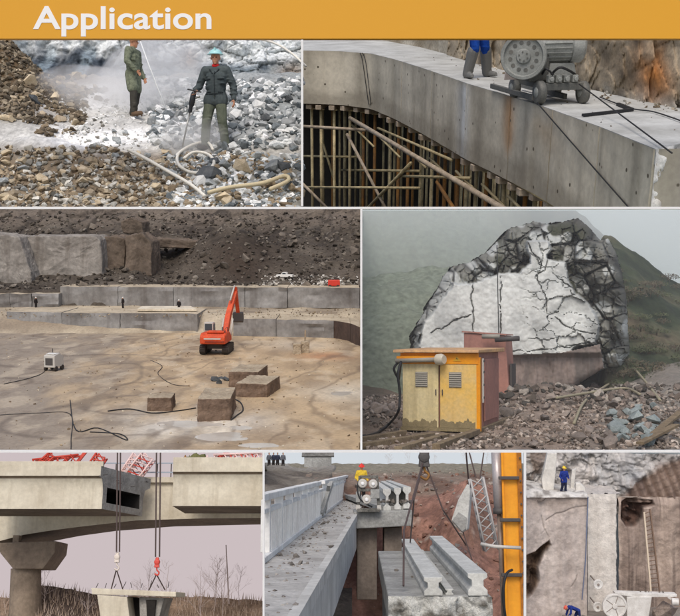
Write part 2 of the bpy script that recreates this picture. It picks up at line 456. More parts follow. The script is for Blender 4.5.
ft.matrix_world = Matrix.Translation(p0 + V((0, -.04, 0))) @ Matrix.Rotation(rad(90), 4, 'X')

# ------------------------------------------------------------------ scene 1: two drillers on quarry rubble
CUR[0] = P1
RUB = mat('rubble_ground', (.2, .2, .2), None, scale=1.2, attr=True, rough=.95, bump=.6, bscale=9, fine=.4)
STONE = mat('broken_stone', (.3, .3, .3), None, scale=2, attr=True, rough=.9, bump=.3, bscale=14, fine=.3)
B1 = [S(134, 118, 96), S(158, 142, 118), S(108, 96, 80), S(182, 168, 144)]
G1 = [S(160, 163, 163), S(198, 201, 200), S(116, 123, 126), S(230, 232, 230)]
PROF1 = [(17, 232), (18.2, 206), (19.2, 190), (20.4, 171), (21.7, 150), (23, 130), (24.3, 115), (26, 99), (28, 87), (30, 79), (32, 72)]
def f1(x, y):
    z = (308 - interp(PROF1, y)) / F * y
    px = 340 + F * x / y
    z += 1.0 * math.exp(-((px - 55) / 105) ** 2 - ((y - 19.2) / .75) ** 2) * sm(215, 160, px)
    z += .45 * math.exp(-((px - 255) / 60) ** 2 - ((y - 19.4) / .8) ** 2)
    z += 2.0 * math.exp(-((px + 22) / 62) ** 2 - ((y - 25.4) / 1.6) ** 2)
    z += .6 * sm(185, 250, px) * sm(22, 24, y) * sm(29, 26, y)
    flatten = math.exp(-((px - 205) / 22) ** 2 - ((y - 21.6) / .5) ** 2) + math.exp(-((px - 134) / 25) ** 2 - ((y - 24.3) / .6) ** 2)
    return z + (.16 * fbm(V((x * .9, y * .9, 3)), 6) + .05 * noise.noise(V((x * 5, y * 5, 1)))) * (1 - .9 * min(1, flatten))
def zone1(px, py, x, y):
    n = noise.noise(V((x * .8, y * .8, 9))) * 14
    c = S(168, 166, 160)
    c = mixc(c, S(126, 112, 94), sm(24, -6, abs(py - (183 - .0 * px)) - 22 + n) * sm(215, 165, px + n))
    c = mixc(c, S(104, 86, 64), sm(120, 70, px + n) * sm(125, 100, py) * sm(22, 24, y))
    wh = math.exp(-((px - 105) / 60) ** 2 - ((py + n * .5 - 100) / 13) ** 2) + .95 * math.exp(-((px - 130) / 95) ** 2 - ((py + n * .5 - 137) / 10) ** 2)
    c = mixc(c, S(246, 246, 244), min(1, wh * 1.6))
    c = mixc(c, S(150, 156, 158), .8 * sm(185, 225, px + n) * sm(150, 120, py))
    c = mixc(c, S(120, 118, 108), .7 * sm(160, 200, px + n) * sm(150, 175, py))
    return mixc(c, tuple(q * .55 for q in c), max(0, .9 * noise.noise(V((x * 3, y * 3, 5)))))
ground('ground', P1, -25, 301.6, 17, 31.5, 190, 190, f1, lambda p, a, b: zone1(a, b, p.x, p.y), RUB)
# rock ledge behind
def wall1(u, v):
    px = -25 + 326.6 * u; y = 30.4 + 2.5 * sm(0, 1, v) * (.3 + .7 * sm(120, 200, px)) ; z = (308 - (112 - 98 * v)) / F * 30.4
    x = (px - 340) / F * y
    b, cr = blocky(V((x, y * .4, z * 1.5)), .62)
    drill = sm(.25, .45, v) * sm(125, 105, px) * sm(.85, .8, v)
    y -= (.4 * b - .12 * sm(.1, 0, cr)) * (1 - .7 * drill) + .4 * fbm(V((x * 1.3, 4, z * 1.3)), 6) + .22 * blocky(V((x, 1, z)), .25)[0] * (1 - drill) + .14 * drill * abs(math.sin(x * 5.2))
    return V(((px - 340) / F * y, y, z))
def wallc1(p, u, v):
    px, py = P1.pix(p); n = fbm(V((p.x * 1.2, 2, p.z * 1.2)), 4)
    c = mixc(S(112, 124, 132), S(160, 164, 164), .5 + n)
    c = mixc(c, S(58, 68, 80), .92 * sm(118, 104, px) * sm(25, 35, px) * sm(82, 76, py) * sm(40, 46, py))
    c = mixc(c, S(226, 230, 230), .9 * sm(60, 44, py + 10 * n - .06 * max(0, px - 150)) * sm(20, 40, px))
    c = mixc(c, S(140, 104, 62), .8 * math.exp(-((px - 188) / 9) ** 2 - ((py - 58) / 9) ** 2) + .5 * math.exp(-((px - 292) / 14) ** 2 - ((py - 75) / 12) ** 2))
    c = mixc(c, S(110, 92, 66), .9 * sm(18, 2, px + 10 * n))
    c = mixc(c, S(150, 166, 176), .55 * sm(.8, .97, abs(math.sin(p.x * 2.6 + .3 * math.sin(p.z * 3)))) * sm(118, 104, px) * sm(25, 35, px) * sm(80, 72, py) * sm(42, 48, py))
    k = blocky(V((p.x, 12, p.z * 1.5)), .62)[1]
    return mixc(c, tuple(q * .45 for q in c), sm(.1, 0, k) * .6)
grid('rock_face', 260, 100, wall1, wallc1, RUB)
MR = {'brown': rock_meshes(mat('rock_brown', S(154, 138, 114), S(184, 170, 148), scale=3, rnd=.3, bump=.5, bscale=8)),
      'tan': rock_meshes(mat('rock_tan', S(186, 168, 138), S(204, 190, 164), scale=3, rnd=.2, bump=.5, bscale=8)),
      'grey': rock_meshes(mat('rock_grey', S(136, 141, 142), S(178, 182, 181), scale=3, rnd=.3, bump=.5, bscale=8)),
      'dark': rock_meshes(mat('rock_dark', S(70, 74, 78), S(96, 98, 98), scale=3, rnd=.25, bump=.5, bscale=8)),
      'pale': rock_meshes(mat('rock_pale', S(206, 208, 206), S(228, 228, 224), scale=3, rnd=.1, bump=.4, bscale=8))}
def put1(n, px, py, kinds, size, label, group, marks, d=(17.4, 30)):
    for _ in range(n):
        a, b = RND.uniform(*px), RND.uniform(*py); q = P1.hit(f1, a, b, *d)
        kd = RND.choice(kinds); s = size[0] + (size[1] - size[0]) * RND.random() ** 1.8
        mk_ = min(marks, key=lambda m: math.hypot(a - m[0], (b - m[1]) * 1.5))[2]
        rock(P1, MR[kd], q, s, (('large ' if s > size[0] + .45 * (size[1] - size[0]) else 'small ') + 'KIND ' + label + ' ' + mk_).replace('KIND', {'brown': 'dark brown', 'tan': 'sandy tan', 'grey': 'mid grey', 'dark': 'blackish', 'pale': 'whitish'}[kd]), group % {'brown': 'brown', 'tan': 'tan', 'grey': 'grey', 'dark': 'dark', 'pale': 'pale'}[kd])
put1(80, (0, 185), (153, 207), ['brown', 'brown', 'tan', 'tan', 'grey'], (.14, .34), 'rock', '%s rocks of the front rubble mound', [(20, 165, 'on the crest of the front mound at the left edge'), (20, 200, 'in the bottom left corner of the front mound'), (80, 162, 'on the crest of the front mound below the white powder'), (75, 200, 'low on the front mound along the bottom edge'), (125, 165, 'where the straight pale hose starts'), (130, 200, 'left of the straight pale hose, low on the mound'), (175, 180, 'right beside the straight pale hose')])
put1(44, (0, 85), (66, 126), ['brown', 'brown', 'tan', 'dark'], (.22, .5), 'rock', '%s rocks of the rear heap', [(10, 75, 'near the top of the rear heap at the left edge'), (15, 115, 'at the foot of the rear heap, left edge'), (50, 80, 'on the upper flank of the rear heap'), (55, 115, 'at the foot of the rear heap by the powder'), (85, 100, 'on the right end of the rear heap')])
put1(42, (185, 300), (158, 205), ['grey', 'tan', 'dark', 'pale', 'grey'], (.18, .46), 'angular rock', '%s rocks around the coiled hose', [(195, 170, 'inside or under the coiled hose'), (240, 170, 'beside the large tan boulder'), (285, 165, 'near the grey boulder at the right edge'), (200, 200, 'below the coiled hose'), (245, 198, 'along the tan hose'), (288, 198, 'at the looped end of the tan hose')])
put1(64, (170, 300), (88, 150), ['grey', 'pale', 'pale', 'grey', 'dark'], (.16, .42), 'rock', '%s rocks of the grey slope', [(180, 120, 'between the rope and the rock drill'), (200, 95, 'on the grey slope above the rock drill'), (245, 100, 'on the grey slope right of the driller, level with his shoulder'), (245, 140, 'on the grey slope right of the driller, level with his knees'), (285, 100, 'high on the grey slope at the right edge'), (285, 140, 'low on the grey slope at the right edge')])
put1(16, (70, 190), (122, 148), ['pale', 'grey'], (.18, .3), 'dusty rock', '%s dusty rocks on the powder', [(90, 135, 'on the white powder left of the coated man'), (135, 135, 'on the white powder under the coated man'), (175, 135, 'on the white powder by the drill steel')])
q = P1.hit(f1, 243, 172, 17.4, 24); rock(P1, MR['tan'], q, .5, 'large tan boulder right of the coiled white hose', 'large boulders by the hose', 'boulder')
q = P1.hit(f1, 272, 172, 17.4, 24); rock(P1, MR['grey'], q, .46, 'large grey boulder near the white block at the rubble edge', 'large boulders by the hose', 'boulder')
q = P1.hit(f1, 210, 180, 17.4, 24); rock(P1, MR['dark'], q, .62, 'black wet boulder inside the loop of white hose', 'large boulders by the hose', 'boulder')
scatter('rubble', P1, 5200, (-10, 215), (148, 212), (17.2, 20.6), f1, (.04, .2), B1 + [S(180, 178, 170), S(150, 146, 136), S(120, 116, 108), S(200, 196, 186)], STONE, label='small brown rubble')
scatter('gravel', P1, 2600, (165, 301), (148, 212), (17.2, 21.4), f1, (.07, .26), G1 + B1[:2], STONE, label='small grey rubble')
scatter('rock_debris', P1, 2600, (150, 301), (80, 150), (21.5, 30), f1, (.1, .36), G1, STONE, label='loose grey stone on the slope')
scatter('heap_debris', P1, 4200, (-10, 150), (30, 140), (22, 28), f1, (.06, .24), [S(104, 92, 76), S(130, 116, 96), S(90, 82, 70), S(154, 142, 122)], STONE, sel=lambda a, b, x, y: a < 92 - .3 * (b - 100) + 34 * fbm(V((x, y, 4)), 4) - 14 * RND.random() and b < 118 + 26 * fbm(V((x * .8, y, 9)), 4) + 8 * RND.random(), label='loose brown stone on the heap')
scatter('dusty_chips', P1, 700, (60, 210), (95, 150), (21, 28), f1, (.05, .16), [S(226, 226, 222), S(190, 190, 186), S(240, 240, 238), S(150, 146, 138)], STONE, label='dusty stone chips')
# drillers
J1 = cloth('dark_grey_cloth', S(84, 92, 92), S(64, 72, 74)); T1 = cloth('grey_green_trousers', S(108, 114, 98), S(84, 90, 78))
J2 = mat('camouflage_cloth', S(132, 138, 116), S(92, 98, 84), scale=16, rough=.95, bump=.2, spec=.1); T2 = cloth('dark_trousers', S(74, 72, 66))
BOOT = flat('dark_boot', S(52, 46, 42), .7); BOOT2 = flat('brown_boot', S(104, 82, 62), .8)
TEAL = flat('teal_helmet', S(168, 218, 218), .35); RED = cloth('red_scarf', S(196, 44, 44))
q = P1.hit(f1, 213, 150, 18, 26); m1 = q
drl = person(q + V((.06, 0, -.02)), rad(-8), 'driller in dark grey jacket and pale teal helmet holding a rock drill', dict(
    look=(.1, -1, -.12), chest=(.02, -.02, 1.28), wrl=(-.3, -.24, 1.02), ell=(-.3, .0, 1.12), elr=(.3, .06, 1.14), wrr=(.33, -.02, .88), hdl=(-.05, -.5, -.8), hsl=(.6, -.4, 0),
    kl=(-.15, -.06, .5), al=(-.2, .02, .09), tl=(-.26, -.13, .045), kr=(.13, -.05, .5), ar=(.16, .06, .09), tr=(.22, -.1, .045)), J1, T1, BOOT, TEAL, skirt=.16, collar=RED, scale=1.24)
jk = [c for c in drl.children if c.name.startswith('jacket')][0]; bpy.context.view_layer.update(); je = jk.evaluated_get(bpy.context.evaluated_depsgraph_get())
def onj(x, z):
    ok, loc, nn, ii = je.ray_cast(V((x, -1, z)), V((0, 1, 0))); return loc + V((0, -.004, 0)) if ok else V((x, -.14, z))
SEAM = cloth('jacket_seam', S(54, 60, 62))
mk('placket', MB().tube([onj(.012, 1.36 - .03 * k) for k in range(17)], .007, 5), SEAM, drl)
for x0 in (-.14, .07):
    for z in (1.22, 1.0): mk('pocket_flap', MB().tube([onj(x0 + .02 * k, z) for k in range(5)], .009, 5), SEAM, drl)
for s in (-1, 1): mk('lapel', MB().tube([onj(s * .085, 1.4), onj(s * .06, 1.36), onj(s * .02, 1.31)], .012, 5), SEAM, drl)
mk('belt', MB().tube([onj(-.15 + .02 * k, .97) for k in range(16)], .009, 5), SEAM, drl)
q2 = P1.hit(f1, 133, 117, 20, 28)
person(q2 - V((0, 0, .02)), rad(70), 'man in a long mottled olive coat seen from the side', dict(look=(.2, -1, -.2), wrl=(-.2, -.2, .95), wrr=(.24, -.12, .88), ell=(-.27, -.02, 1.14), elr=(.28, .02, 1.12),
    kl=(-.1, -.08, .5), al=(-.13, -.1, .09), tl=(-.15, -.28, .05), ar=(.12, .08, .09), tr=(.14, -.1, .05)), J2, T2, BOOT2, flat('grey_helmet', S(190, 190, 180), .4), skirt=.72, scale=1.13)
# rock drill in his hand
DM = flat('dark_steel', S(58, 60, 62), .45, .6); AL = flat('worn_steel', S(150, 150, 146), .4, .7)
h = m1 + V((.06, 0, 0)) + Matrix.Rotation(rad(-8), 3, 'Z') @ V((-.31, -.29, .94)) * 1.24
dr = thing('rock_drill', 'dark hand-held rock drill in the right hand of the helmeted driller', 'drill', h, rot=Matrix.Rotation(rad(12), 3, 'Y'))
mk('drill_body', MB().loft([((0, 0, .02), .045), ((0, 0, -.06), .06), ((0, 0, -.26), .062), ((0, 0, -.3), .04), ((0, 0, -.42), .045)], 12), DM, dr, 40)
mk('handle', MB().cap((-.14, 0, .05), (.14, 0, .05), .017), DM, dr, True)
mk('drill_steel', MB().cyl((0, 0, -.42), (0, 0, -1.18), .018, n=8), AL, dr, True)
mk('air_valve', MB().cap((.05, 0, -.1), (.13, -.02, -.06), .025), AL, dr, True)
# hoses and lines
HOSE = flat('pale_hose', S(228, 224, 212), .6); ROPE = flat('white_rope', S(232, 234, 234), .8); TAN = flat('tan_hose', S(204, 190, 156), .7)
def on1(pxs, lift=.06, mn=0):
    out = []
    for a, b in pxs: q = P1.hit(f1, a, b, 17.3, 30); out.append(q + V((0, 0, lift)))
    return smooth_path(out, 6)
def smooth_path(p, k=6):
    p = [V(q) for q in p]; out = []
    for i in range(len(p) - 1):
        a, b, c, d = p[max(i - 1, 0)], p[i], p[i + 1], p[min(i + 2, len(p) - 1)]
        for j in range(k):
            t = j / k; out.append(.5 * ((2 * b) + (c - a) * t + (2 * a - 5 * b + 4 * c - d) * t * t + (3 * b - a - 3 * c + d) * t ** 3))
    return out + [p[-1]]
tag(mk('air_hose', MB().tube(on1([(213, 158), (207, 150), (192, 153), (179, 161), (178, 172), (188, 180), (204, 182), (214, 172), (208, 162), (194, 160), (184, 167)], .16), .032), HOSE, smooth=True), 'pale hose coiled in a loop at the feet of the drill operator', 'hose')
tag(mk('water_hose', MB().tube(on1([(128, 162), (146, 172), (168, 184), (190, 197), (205, 210)], .22), .034), HOSE, smooth=True), 'straight pale hose running down through the brown rubble', 'hose')
tag(mk('air_line', MB().tube(on1([(208, 208), (230, 203), (262, 198), (284, 193), (288, 196), (270, 204)], .26), .04), TAN, smooth=True), 'tan hose lying over the stones by the bottom corner', 'hose')
tag(mk('safety_rope', MB().tube([P1.Y(137, 32, 25), P1.Y(150, 68, 24.6), P1.Y(166, 109, 24.2)], .016), ROPE, smooth=True), 'taut white rope slanting down beside the coated man', 'rope')
tag(mk('ledge_pipe', MB().tube(smooth_path([P1.Y(245, 36, 30.2), P1.Y(272, 42, 29.4), P1.Y(290, 52, 28.6), P1.Y(306, 66, 28)]), .035), HOSE, smooth=True), 'white pipe curving across the top of the grey slope', 'pipe')
# white block of dusty stone and dust in the air
q = P1.hit(f1, 246, 178, 17.4, 22)
for nm, (a, b, d, r, den) in {'dust_cloud': (158, 82, 25.6, (1.5, 1.0, 1.3), .06), 'dust_puff': (192, 140, 21.6, (.7, .5, .5), .06), 'dust_haze': (95, 98, 25, (2.1, .9, .75), .06)}.items():
    mb = MB().ell(P1.Y(a, b, d), r, None, 24, 16)
    mb.v = [tuple(V(v) + (V(v) - P1.Y(a, b, d)).normalized() * .3 * fbm(V(v) * 1.6, 3)) for v in mb.v]
    mk(nm, mb, volume(nm, den, (.995, .995, .995)), smooth=True, kind='stuff')

# ------------------------------------------------------------------ scene 2: wire saw on a concrete bridge over scaffolding
CUR[0] = P2
CONC = mat('formed_concrete', (.4, .4, .4), attr=True, scale=.9, rough=.85, bump=.25, bscale=14, streak=.3, streakc=S(150, 138, 116), fine=.16, dots=(3.4, .09, S(96, 88, 76)))
DECK = mat('deck_concrete', S(190, 191, 188), S(158, 158, 154), scale=1.3, rough=.8, bump=.15, bscale=12, fine=.12)
BRK = mat('broken_concrete', S(226, 222, 212), S(190, 186, 176), scale=3, rough=.95, bump=.7, bscale=8)
edge_px = [(284, 50), (340, 51), (372, 53.5), (396, 59.5), (420, 67), (444, 75), (468, 83.5), (504, 94), (540, 105), (600, 126.5), (656, 149)]
EDGE = [P2.Z(*q) for q in edge_px]
back_px = [(705, 113), (640, 100), (580, 87), (520, 74), (470, 60), (420, 47), (360, 36), (284, 33)]
BACK = [P2.Z(*q) for q in back_px]; CORN = P2.Z(700, 139)
TH = 1.52
br = thing('concrete_bridge', 'pale concrete bridge deck with deep curved side face', 'bridge')
mk('deck', MB().prism(EDGE + [CORN] + BACK, (0, 0, -.2)), DECK, br)
# side face: one formwork bay after another, joints recessed
cum = [0]
for a, b in zip(EDGE, EDGE[1:]): cum.append(cum[-1] + (b - a).length)
def along(t):
    t *= cum[-1]
    for i in range(len(EDGE) - 1):
        if t <= cum[i + 1] + 1e-6: return EDGE[i].lerp(EDGE[i + 1], (t - cum[i]) / (cum[i + 1] - cum[i]))
    return EDGE[-1]
def outn(t):
    d = (along(min(1, t + .01)) - along(max(0, t - .01))).normalized(); return V((d.y, -d.x, 0))
tj = sorted([0, 1] + [t for t in (.3, .44, .58, .7, .8, .9)])
def facecol(p):
    px, py = P2.pix(p); n = fbm(V((p.x * .7, p.y * .7, p.z * .5)), 5); st = fbm(V((p.x * 2.4, p.y * 2.4, p.z * .12)), 5)
    c = mixc(S(208, 200, 182), S(176, 169, 153), .45 + .8 * n + .5 * st)
    c = mixc(c, S(206, 210, 212), .8 * math.exp(-((px - 463 + (py - 110) * .02) / 5) ** 2) * sm(75, 90, py)); c = mixc(c, S(164, 116, 64), .75 * math.exp(-((px - 508 + 3 * n) / 5) ** 2) * sm(158, 130, py + 30 * n))
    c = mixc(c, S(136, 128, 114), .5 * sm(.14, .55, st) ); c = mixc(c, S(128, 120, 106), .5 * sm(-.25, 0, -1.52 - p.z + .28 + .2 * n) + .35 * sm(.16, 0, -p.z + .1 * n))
    return mixc(c, S(160, 128, 88), .4 * math.exp(-((px - 545) / 12) ** 2 - ((py - 135 + 30 * n) / 20) ** 2))
for t0, t1 in zip(tj, tj[1:]):
    n = 16; r = 14; m = n + 1; vs = []; fs = []; cs = []
    ts = [max(t0 + .0012, min(t1 - .0012, t0 + (t1 - t0) * i / n)) for i in range(n + 1)]
    for j in range(r + 1):
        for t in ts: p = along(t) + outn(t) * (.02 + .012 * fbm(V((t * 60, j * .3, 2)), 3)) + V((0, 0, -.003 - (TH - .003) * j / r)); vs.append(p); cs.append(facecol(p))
    for j in (r, 0):
        for t in ts: p = along(t) - outn(t) * .6 + V((0, 0, -.003 - (TH - .003) * j / r)); vs.append(p); cs.append(S(150, 146, 136))
    for j in range(r + 2):
        for i in range(n): fs.append((j * m + i, j * m + i + 1, (j + 1) * m + i + 1, (j + 1) * m + i))
    q = r + 3; fs += [tuple(j * m for j in range(q)), tuple(j * m + n for j in range(q))]
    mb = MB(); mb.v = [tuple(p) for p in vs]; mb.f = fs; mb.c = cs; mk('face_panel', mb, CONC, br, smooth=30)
mk('core', MB().prism([p + V((0, .3, -.201)) - outn(.5) * .3 for p in EDGE] + [CORN + V((-.1, .2, -.201))] + [p + V((0, 0, -.201)) for p in BACK], (0, 0, -TH + .25)), BRK, br)
def endpos(u, v):
    a = EDGE[-1] + V((.0, -.02, .003)); b = CORN + V((0, -.02, .003)); p = a.lerp(b, u) + V((0, 0, -TH * v))
    k, cr = blocky(p * 1.0, .22); return p + V((.1, -.18, 0)) * (.7 * k + .8 * fbm(p * 3, 4)) * min(1, v * 6) * min(1, u * 8)
grid('broken_end', 40, 50, endpos, lambda p, u, v: mixc(S(236, 234, 228), S(176, 170, 158), max(0, fbm(p * 4, 3))), mat('broken_end', (.5, .5, .5), attr=True, scale=4, bump=.6, fine=.3), 'part', br)
br.children[-1]['kind'] = 'thing'
# rock wall behind the deck
WB = [P2.Z(*q) for q in [(452, 56), (500, 69), (540, 78), (580, 87), (640, 100), (720, 117)]]
def wallp(u, v):
    t = u * (len(WB) - 1); i = min(int(t), len(WB) - 2); p = WB[i].lerp(WB[i + 1], t - i) + V((0, .25, -.15))
    z = 3.4 * v; q = V((p.x, p.y, z)); k, cr = blocky(V((p.x, z, p.y)), .8)
    k2, c2 = blocky(V((p.x + p.y, z * .6, 2)), .33); return p + V((-.1, -.4 * k - .3 * fbm(q * 1.6, 6) - .14 * k2 + .1 * sm(.12, 0, c2) + z * .12, z)) * 1.0
def wallcol(p, u, v):
    px, py = P2.pix(p); n = fbm(p * 1.1, 4)
    c = mixc(S(172, 158, 136), S(132, 118, 98), .5 + .9 * n)
    c = mixc(c, S(168, 166, 158), .7 * sm(75, 95, py + 20 * n - .1 * (px - 560)))
    c = mixc(c, S(172, 108, 44), .85 * math.exp(-((px - 655) / 17) ** 2 - ((py + 20 * n - 76) / 26) ** 2))
    return mixc(c, S(78, 66, 54), max(0, min(.8, -1.6 * noise.noise(p * 2.3) - .2)))
grid('rock_wall', 220, 90, wallp, wallcol, mat('rock_wall', (.3, .3, .3), attr=True, scale=2, bump=.6, bscale=7, fine=.35), 'structure')
LB = [P2.Z(*q) for q in [(284, 33), (360, 36), (420, 47), (470, 60)]]
grid('earth_bank', 60, 14, lambda u, v: LB[min(2, int(u * 3))].lerp(LB[min(2, int(u * 3)) + 1], u * 3 - min(2, int(u * 3))) + V((0, v * 1.5 + .3 * fbm(V((u * 9, v * 3, 0)), 4), v * 1.6 - .1)), lambda p, u, v: mixc(S(180, 174, 160), S(128, 118, 100), .5 + fbm(p, 4)), RUB)
scatter('stone_chips', P2, 260, (470, 680), (60, 120), (14, 27), lambda x, y: 0, (.03, .12), [S(150, 140, 124), S(110, 98, 82), S(190, 186, 176)], STONE, sel=lambda a, b, x, y: b < interp([(470, 66), (580, 94), (680, 116)], a) and b > interp([(470, 58), (580, 85), (680, 105)], a))
scatter('deck_grit', P2, 160, (380, 680), (42, 150), (13, 30), lambda x, y: 0, (.015, .06), [S(120, 112, 100), S(90, 84, 76)], STONE, sel=lambda a, b, x, y: b < interp(edge_px, a) - 3)
# trench under the deck; its shade is painted in as near-black soil
SHADE_SOIL = mat('shade_black_soil', (.018, .016, .014), (.03, .027, .022), scale=1, bump=.6, rough=1)
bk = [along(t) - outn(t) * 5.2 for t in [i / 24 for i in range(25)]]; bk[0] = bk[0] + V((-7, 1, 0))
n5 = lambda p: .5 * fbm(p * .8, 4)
grid('trench_wall', 24, 12, lambda u, v: bk[min(24, int(round(u * 24)))] + V((0, n5(V((u * 14, v * 5, 1))), -1.4 - 5 * v)), lambda p, u, v: (.02, .018, .015), mat('shaded_trench_soil', (.02, .02, .02), attr=True, scale=1, bump=.7))
mk('trench_floor', MB().prism([V((-14, 8, -6.2)), V((6, 8, -6.2)), V((8, 40, -6.2)), V((-14, 40, -6.2))], (0, 0, -.3)), SHADE_SOIL, kind='structure')
# scaffold: posts with jack heads, ledgers and braces
STEEL = mat('scaffold_steel', S(206, 190, 148), S(150, 136, 106), scale=3, rough=.6, metal=.3, bump=.1, rnd=.2); RUST = mat('rusty_steel', S(158, 112, 58), S(120, 92, 62), scale=3, rough=.7, metal=.2, bump=.1, rnd=.2)
WOODC = mat('timber_cap', S(178, 164, 146), S(138, 124, 106), scale=5, rough=.9, bump=.2)
sf = thing('scaffold', 'steel tube scaffold with timber caps propping the curved deck', 'scaffold')
def t_at(px):
    best = min(range(401), key=lambda i: abs(P2.pix(along(i / 400) - V((0, 0, TH)))[0] - px)); return best / 400
posts = [309, 320, 332, 344, 354, 367, 378, 389, 398, 409, 421, 432, 442, 453, 463, 474, 487, 498, 509, 520, 532, 544, 556]
for row, off in enumerate((.32, 1.3, 2.4, 3.5)):
    for i, px in enumerate(posts if row == 0 else [306 + 10.5 * k + 4 * row for k in range(25)]):
        t = t_at(px); p = along(t) - outn(t) * off + V((RND.uniform(-.06, .06), RND.uniform(-.1, .1), 0)); r = .045 if row == 0 else .036
        mk('post', MB().cyl(p + V((0, 0, -6.2)), p + V((0, 0, -TH - .2)), r, n=8), RUST if (row == 0 and i in (7, 12, 15, 18)) or RND.random() < .12 else STEEL, sf, True)
        if row < 2:
            d = outn(t); q = p + V((0, 0, -TH - .1))
            mk('timber_cap', MB().bar(q - d * .42, q + d * .34, .17, .13), WOODC, sf, bevel=.01)
            mk('jack_plate', MB().box(p + V((0, 0, -TH - .185)), (.2, .2, .03)), STEEL, sf)
def strut(a, b, off0=.15, off1=.15, m=STEEL, r=.045, name='ledger'):
    def on(px, py, off):
        t = t_at(px); q = along(t) - outn(t) * off; best = None
        for k in range(3): q = P2.Y(px, py, q.y); 
        return q
    mk(name, MB().cyl(on(*a, off0), on(*b, off1), r, n=8), m, sf, True)
strut((350, 118), (506, 210), m=WOODC, r=.06); strut((300, 126), (366, 130), m=WOODC)
strut((347, 134), (386, 209), m=WOODC, name='brace'); strut((411, 163), (364, 212), name='brace', off0=.5, off1=.5)
strut((300, 181), (331, 212), m=WOODC, name='brace'); strut((437, 182), (456, 212), m=RUST, name='brace')
strut((378, 128), (452, 160), 1.2, 1.2, r=.035); strut((440, 140), (560, 208), 1.2, 1.2, r=.035); strut((302, 156), (362, 157), 1.6, 1.6, r=.035); strut((302, 187), (420, 188), 1.0, 1.0, r=.035)
strut((322, 140), (336, 186), 1, 1, name='brace', r=.035); strut((400, 176), (470, 178), .9, .9, r=.035); strut((340, 170), (420, 171), 2.2, 2.2, r=.035)
for k in range(7): x = 352 + 26 * k; y = interp([(350, 106), (412, 131), (484, 167), (568, 205)], x); strut((x, y + 18), (x + 22, y + 40), 1.1, 1.1, name='brace', r=.03)
# saw cables and bar on the deck
CAB = flat('black_cable', S(40, 40, 42), .6)
def fas(px, py, o=.05):
    r = P2.ray(px, py); i = min(range(801), key=lambda i: abs(along(i / 800).x / along(i / 800).y - r.x / r.y)); p = along(i / 800); k = p.y / r.y
    return V((r.x * k, p.y, P2.h + r.z * k)) + outn(i / 800) * o
fo = lambda px, py: (lambda t: P2.Y(px, py, (along(t) + outn(t) * .06).y))(t_at(px))
tag(mk('saw_wire', MB().tube([P2.Z(533, 96, .12), fas(542, 105), fas(570, 137), fas(600, 171), fas(632, 207)], .011), CAB, smooth=True), 'thin black saw wire dropping over the deck edge below the machine', 'cable')
tag(mk('guide_wire', MB().tube([P2.Z(579, 84, .35), P2.Z(625, 118, .12), P2.Z(672, 153, .03)], .011), CAB, smooth=True), 'taut dark wire running from the machine towards the broken end', 'cable')
tag(mk('looped_wire', MB().tube(smooth_path([fas(361, 52.6, .04), fas(364, 62), fas(370, 104)]) + smooth_path([fas(372.5, 104), fas(367, 62), fas(363, 52.6, .04)]), .011), CAB, smooth=True), 'doubled dark wire hanging down the far side face', 'cable')
lb = thing('steel_bar', 'black bent steel bar lying on the pale deck', 'bar')
mk('bar', MB().bar(P2.Z(583, 115, .03), P2.Z(632, 109.5, .03), .055, .04), CAB, lb); mk('hook', MB().bar(P2.Z(632, 109.5, .03), P2.Z(618, 104, .03), .06, .05), CAB, lb)
tag(mk('cable', MB().tube(smooth_path([P2.Z(600, 97, .03), P2.Z(630, 108, .03), P2.Z(655, 112, .03), P2.Z(690, 124, .03)]), .012), CAB, smooth=True), 'slack black cable on the deck near the orange stained rock', 'cable')
# wire saw machine
GR = mat('grey_machine_paint', S(150, 152, 148), S(122, 124, 120), scale=4, rough=.5, bump=.08, fine=.2); GD = mat('dark_machine_paint', S(86, 88, 86), S(110, 108, 102), scale=5, rough=.6, bump=.1); GL = mat('dusty_motor', S(168, 170, 166), S(140, 142, 138), scale=4, rough=.5, bump=.05)
o = P2.Z(538, 103); ax = (P2.Z(540, 105) - P2.Z(468, 83.5)).normalized(); rot = Matrix.Rotation(math.atan2(ax.y, ax.x), 3, 'Z')
ms = thing('wire_saw', 'grey wheeled wire saw with big flywheel and motor on the deck', 'machine', o, rot=rot)
# local: x along the deck edge (towards the right), y away from the edge
mk('base_frame', MB().bar((-1.0, .0, .3), (.28, .0, .3), .09, .1).bar((-1.0, .68, .3), (.28, .68, .3), .09, .1).bar((-.96, .0, .3), (-.96, .68, .3), .09, .1).bar((.24, .0, .3), (.24, .68, .3), .12, .12).bar((-.4, .0, .31), (-.4, .68, .31), .12, .1), GD, ms, bevel=.01)
mk('rail', MB().bar((-1.9, -.12, .1), (.1, -.12, .1), .07, .09), GD, ms, bevel=.008); mk('rail', MB().bar((-1.9, .5, .1), (.0, .5, .1), .07, .09), GD, ms, bevel=.008)
for x, y, r in ((.2, -.07, .2), (.2, .72, .19), (-.9, -.07, .17), (-.9, .72, .17)):
    wh = mk('wheel', MB().lathe((x, y - .065, r), (0, 1, 0), [(0, r * .8), (.012, r * .95), (.03, r), (.1, r), (.118, r * .95), (.13, r * .8)], 24), GD, ms, 40)
    mk('hub', MB().lathe((x, y - .09, r), (0, 1, 0), [(0, r * .2), (.02, r * .45), (.16, r * .45), (.18, r * .2)], 14), GR, wh, 40)
fa = V((.86, -.48, .1)).normalized(); fc0 = V((.0, -.3, .78))
wheel = mk('flywheel', MB().lathe(fc0, fa, [(-.02, .12), (0, .3), (.012, .37), (.05, .385), (.06, .355), (.1, .355), (.11, .385), (.14, .375), (.145, .33), (.1, .31), (.1, .13), (.14, .11), (.15, .05)], 40), GR, ms, 35)
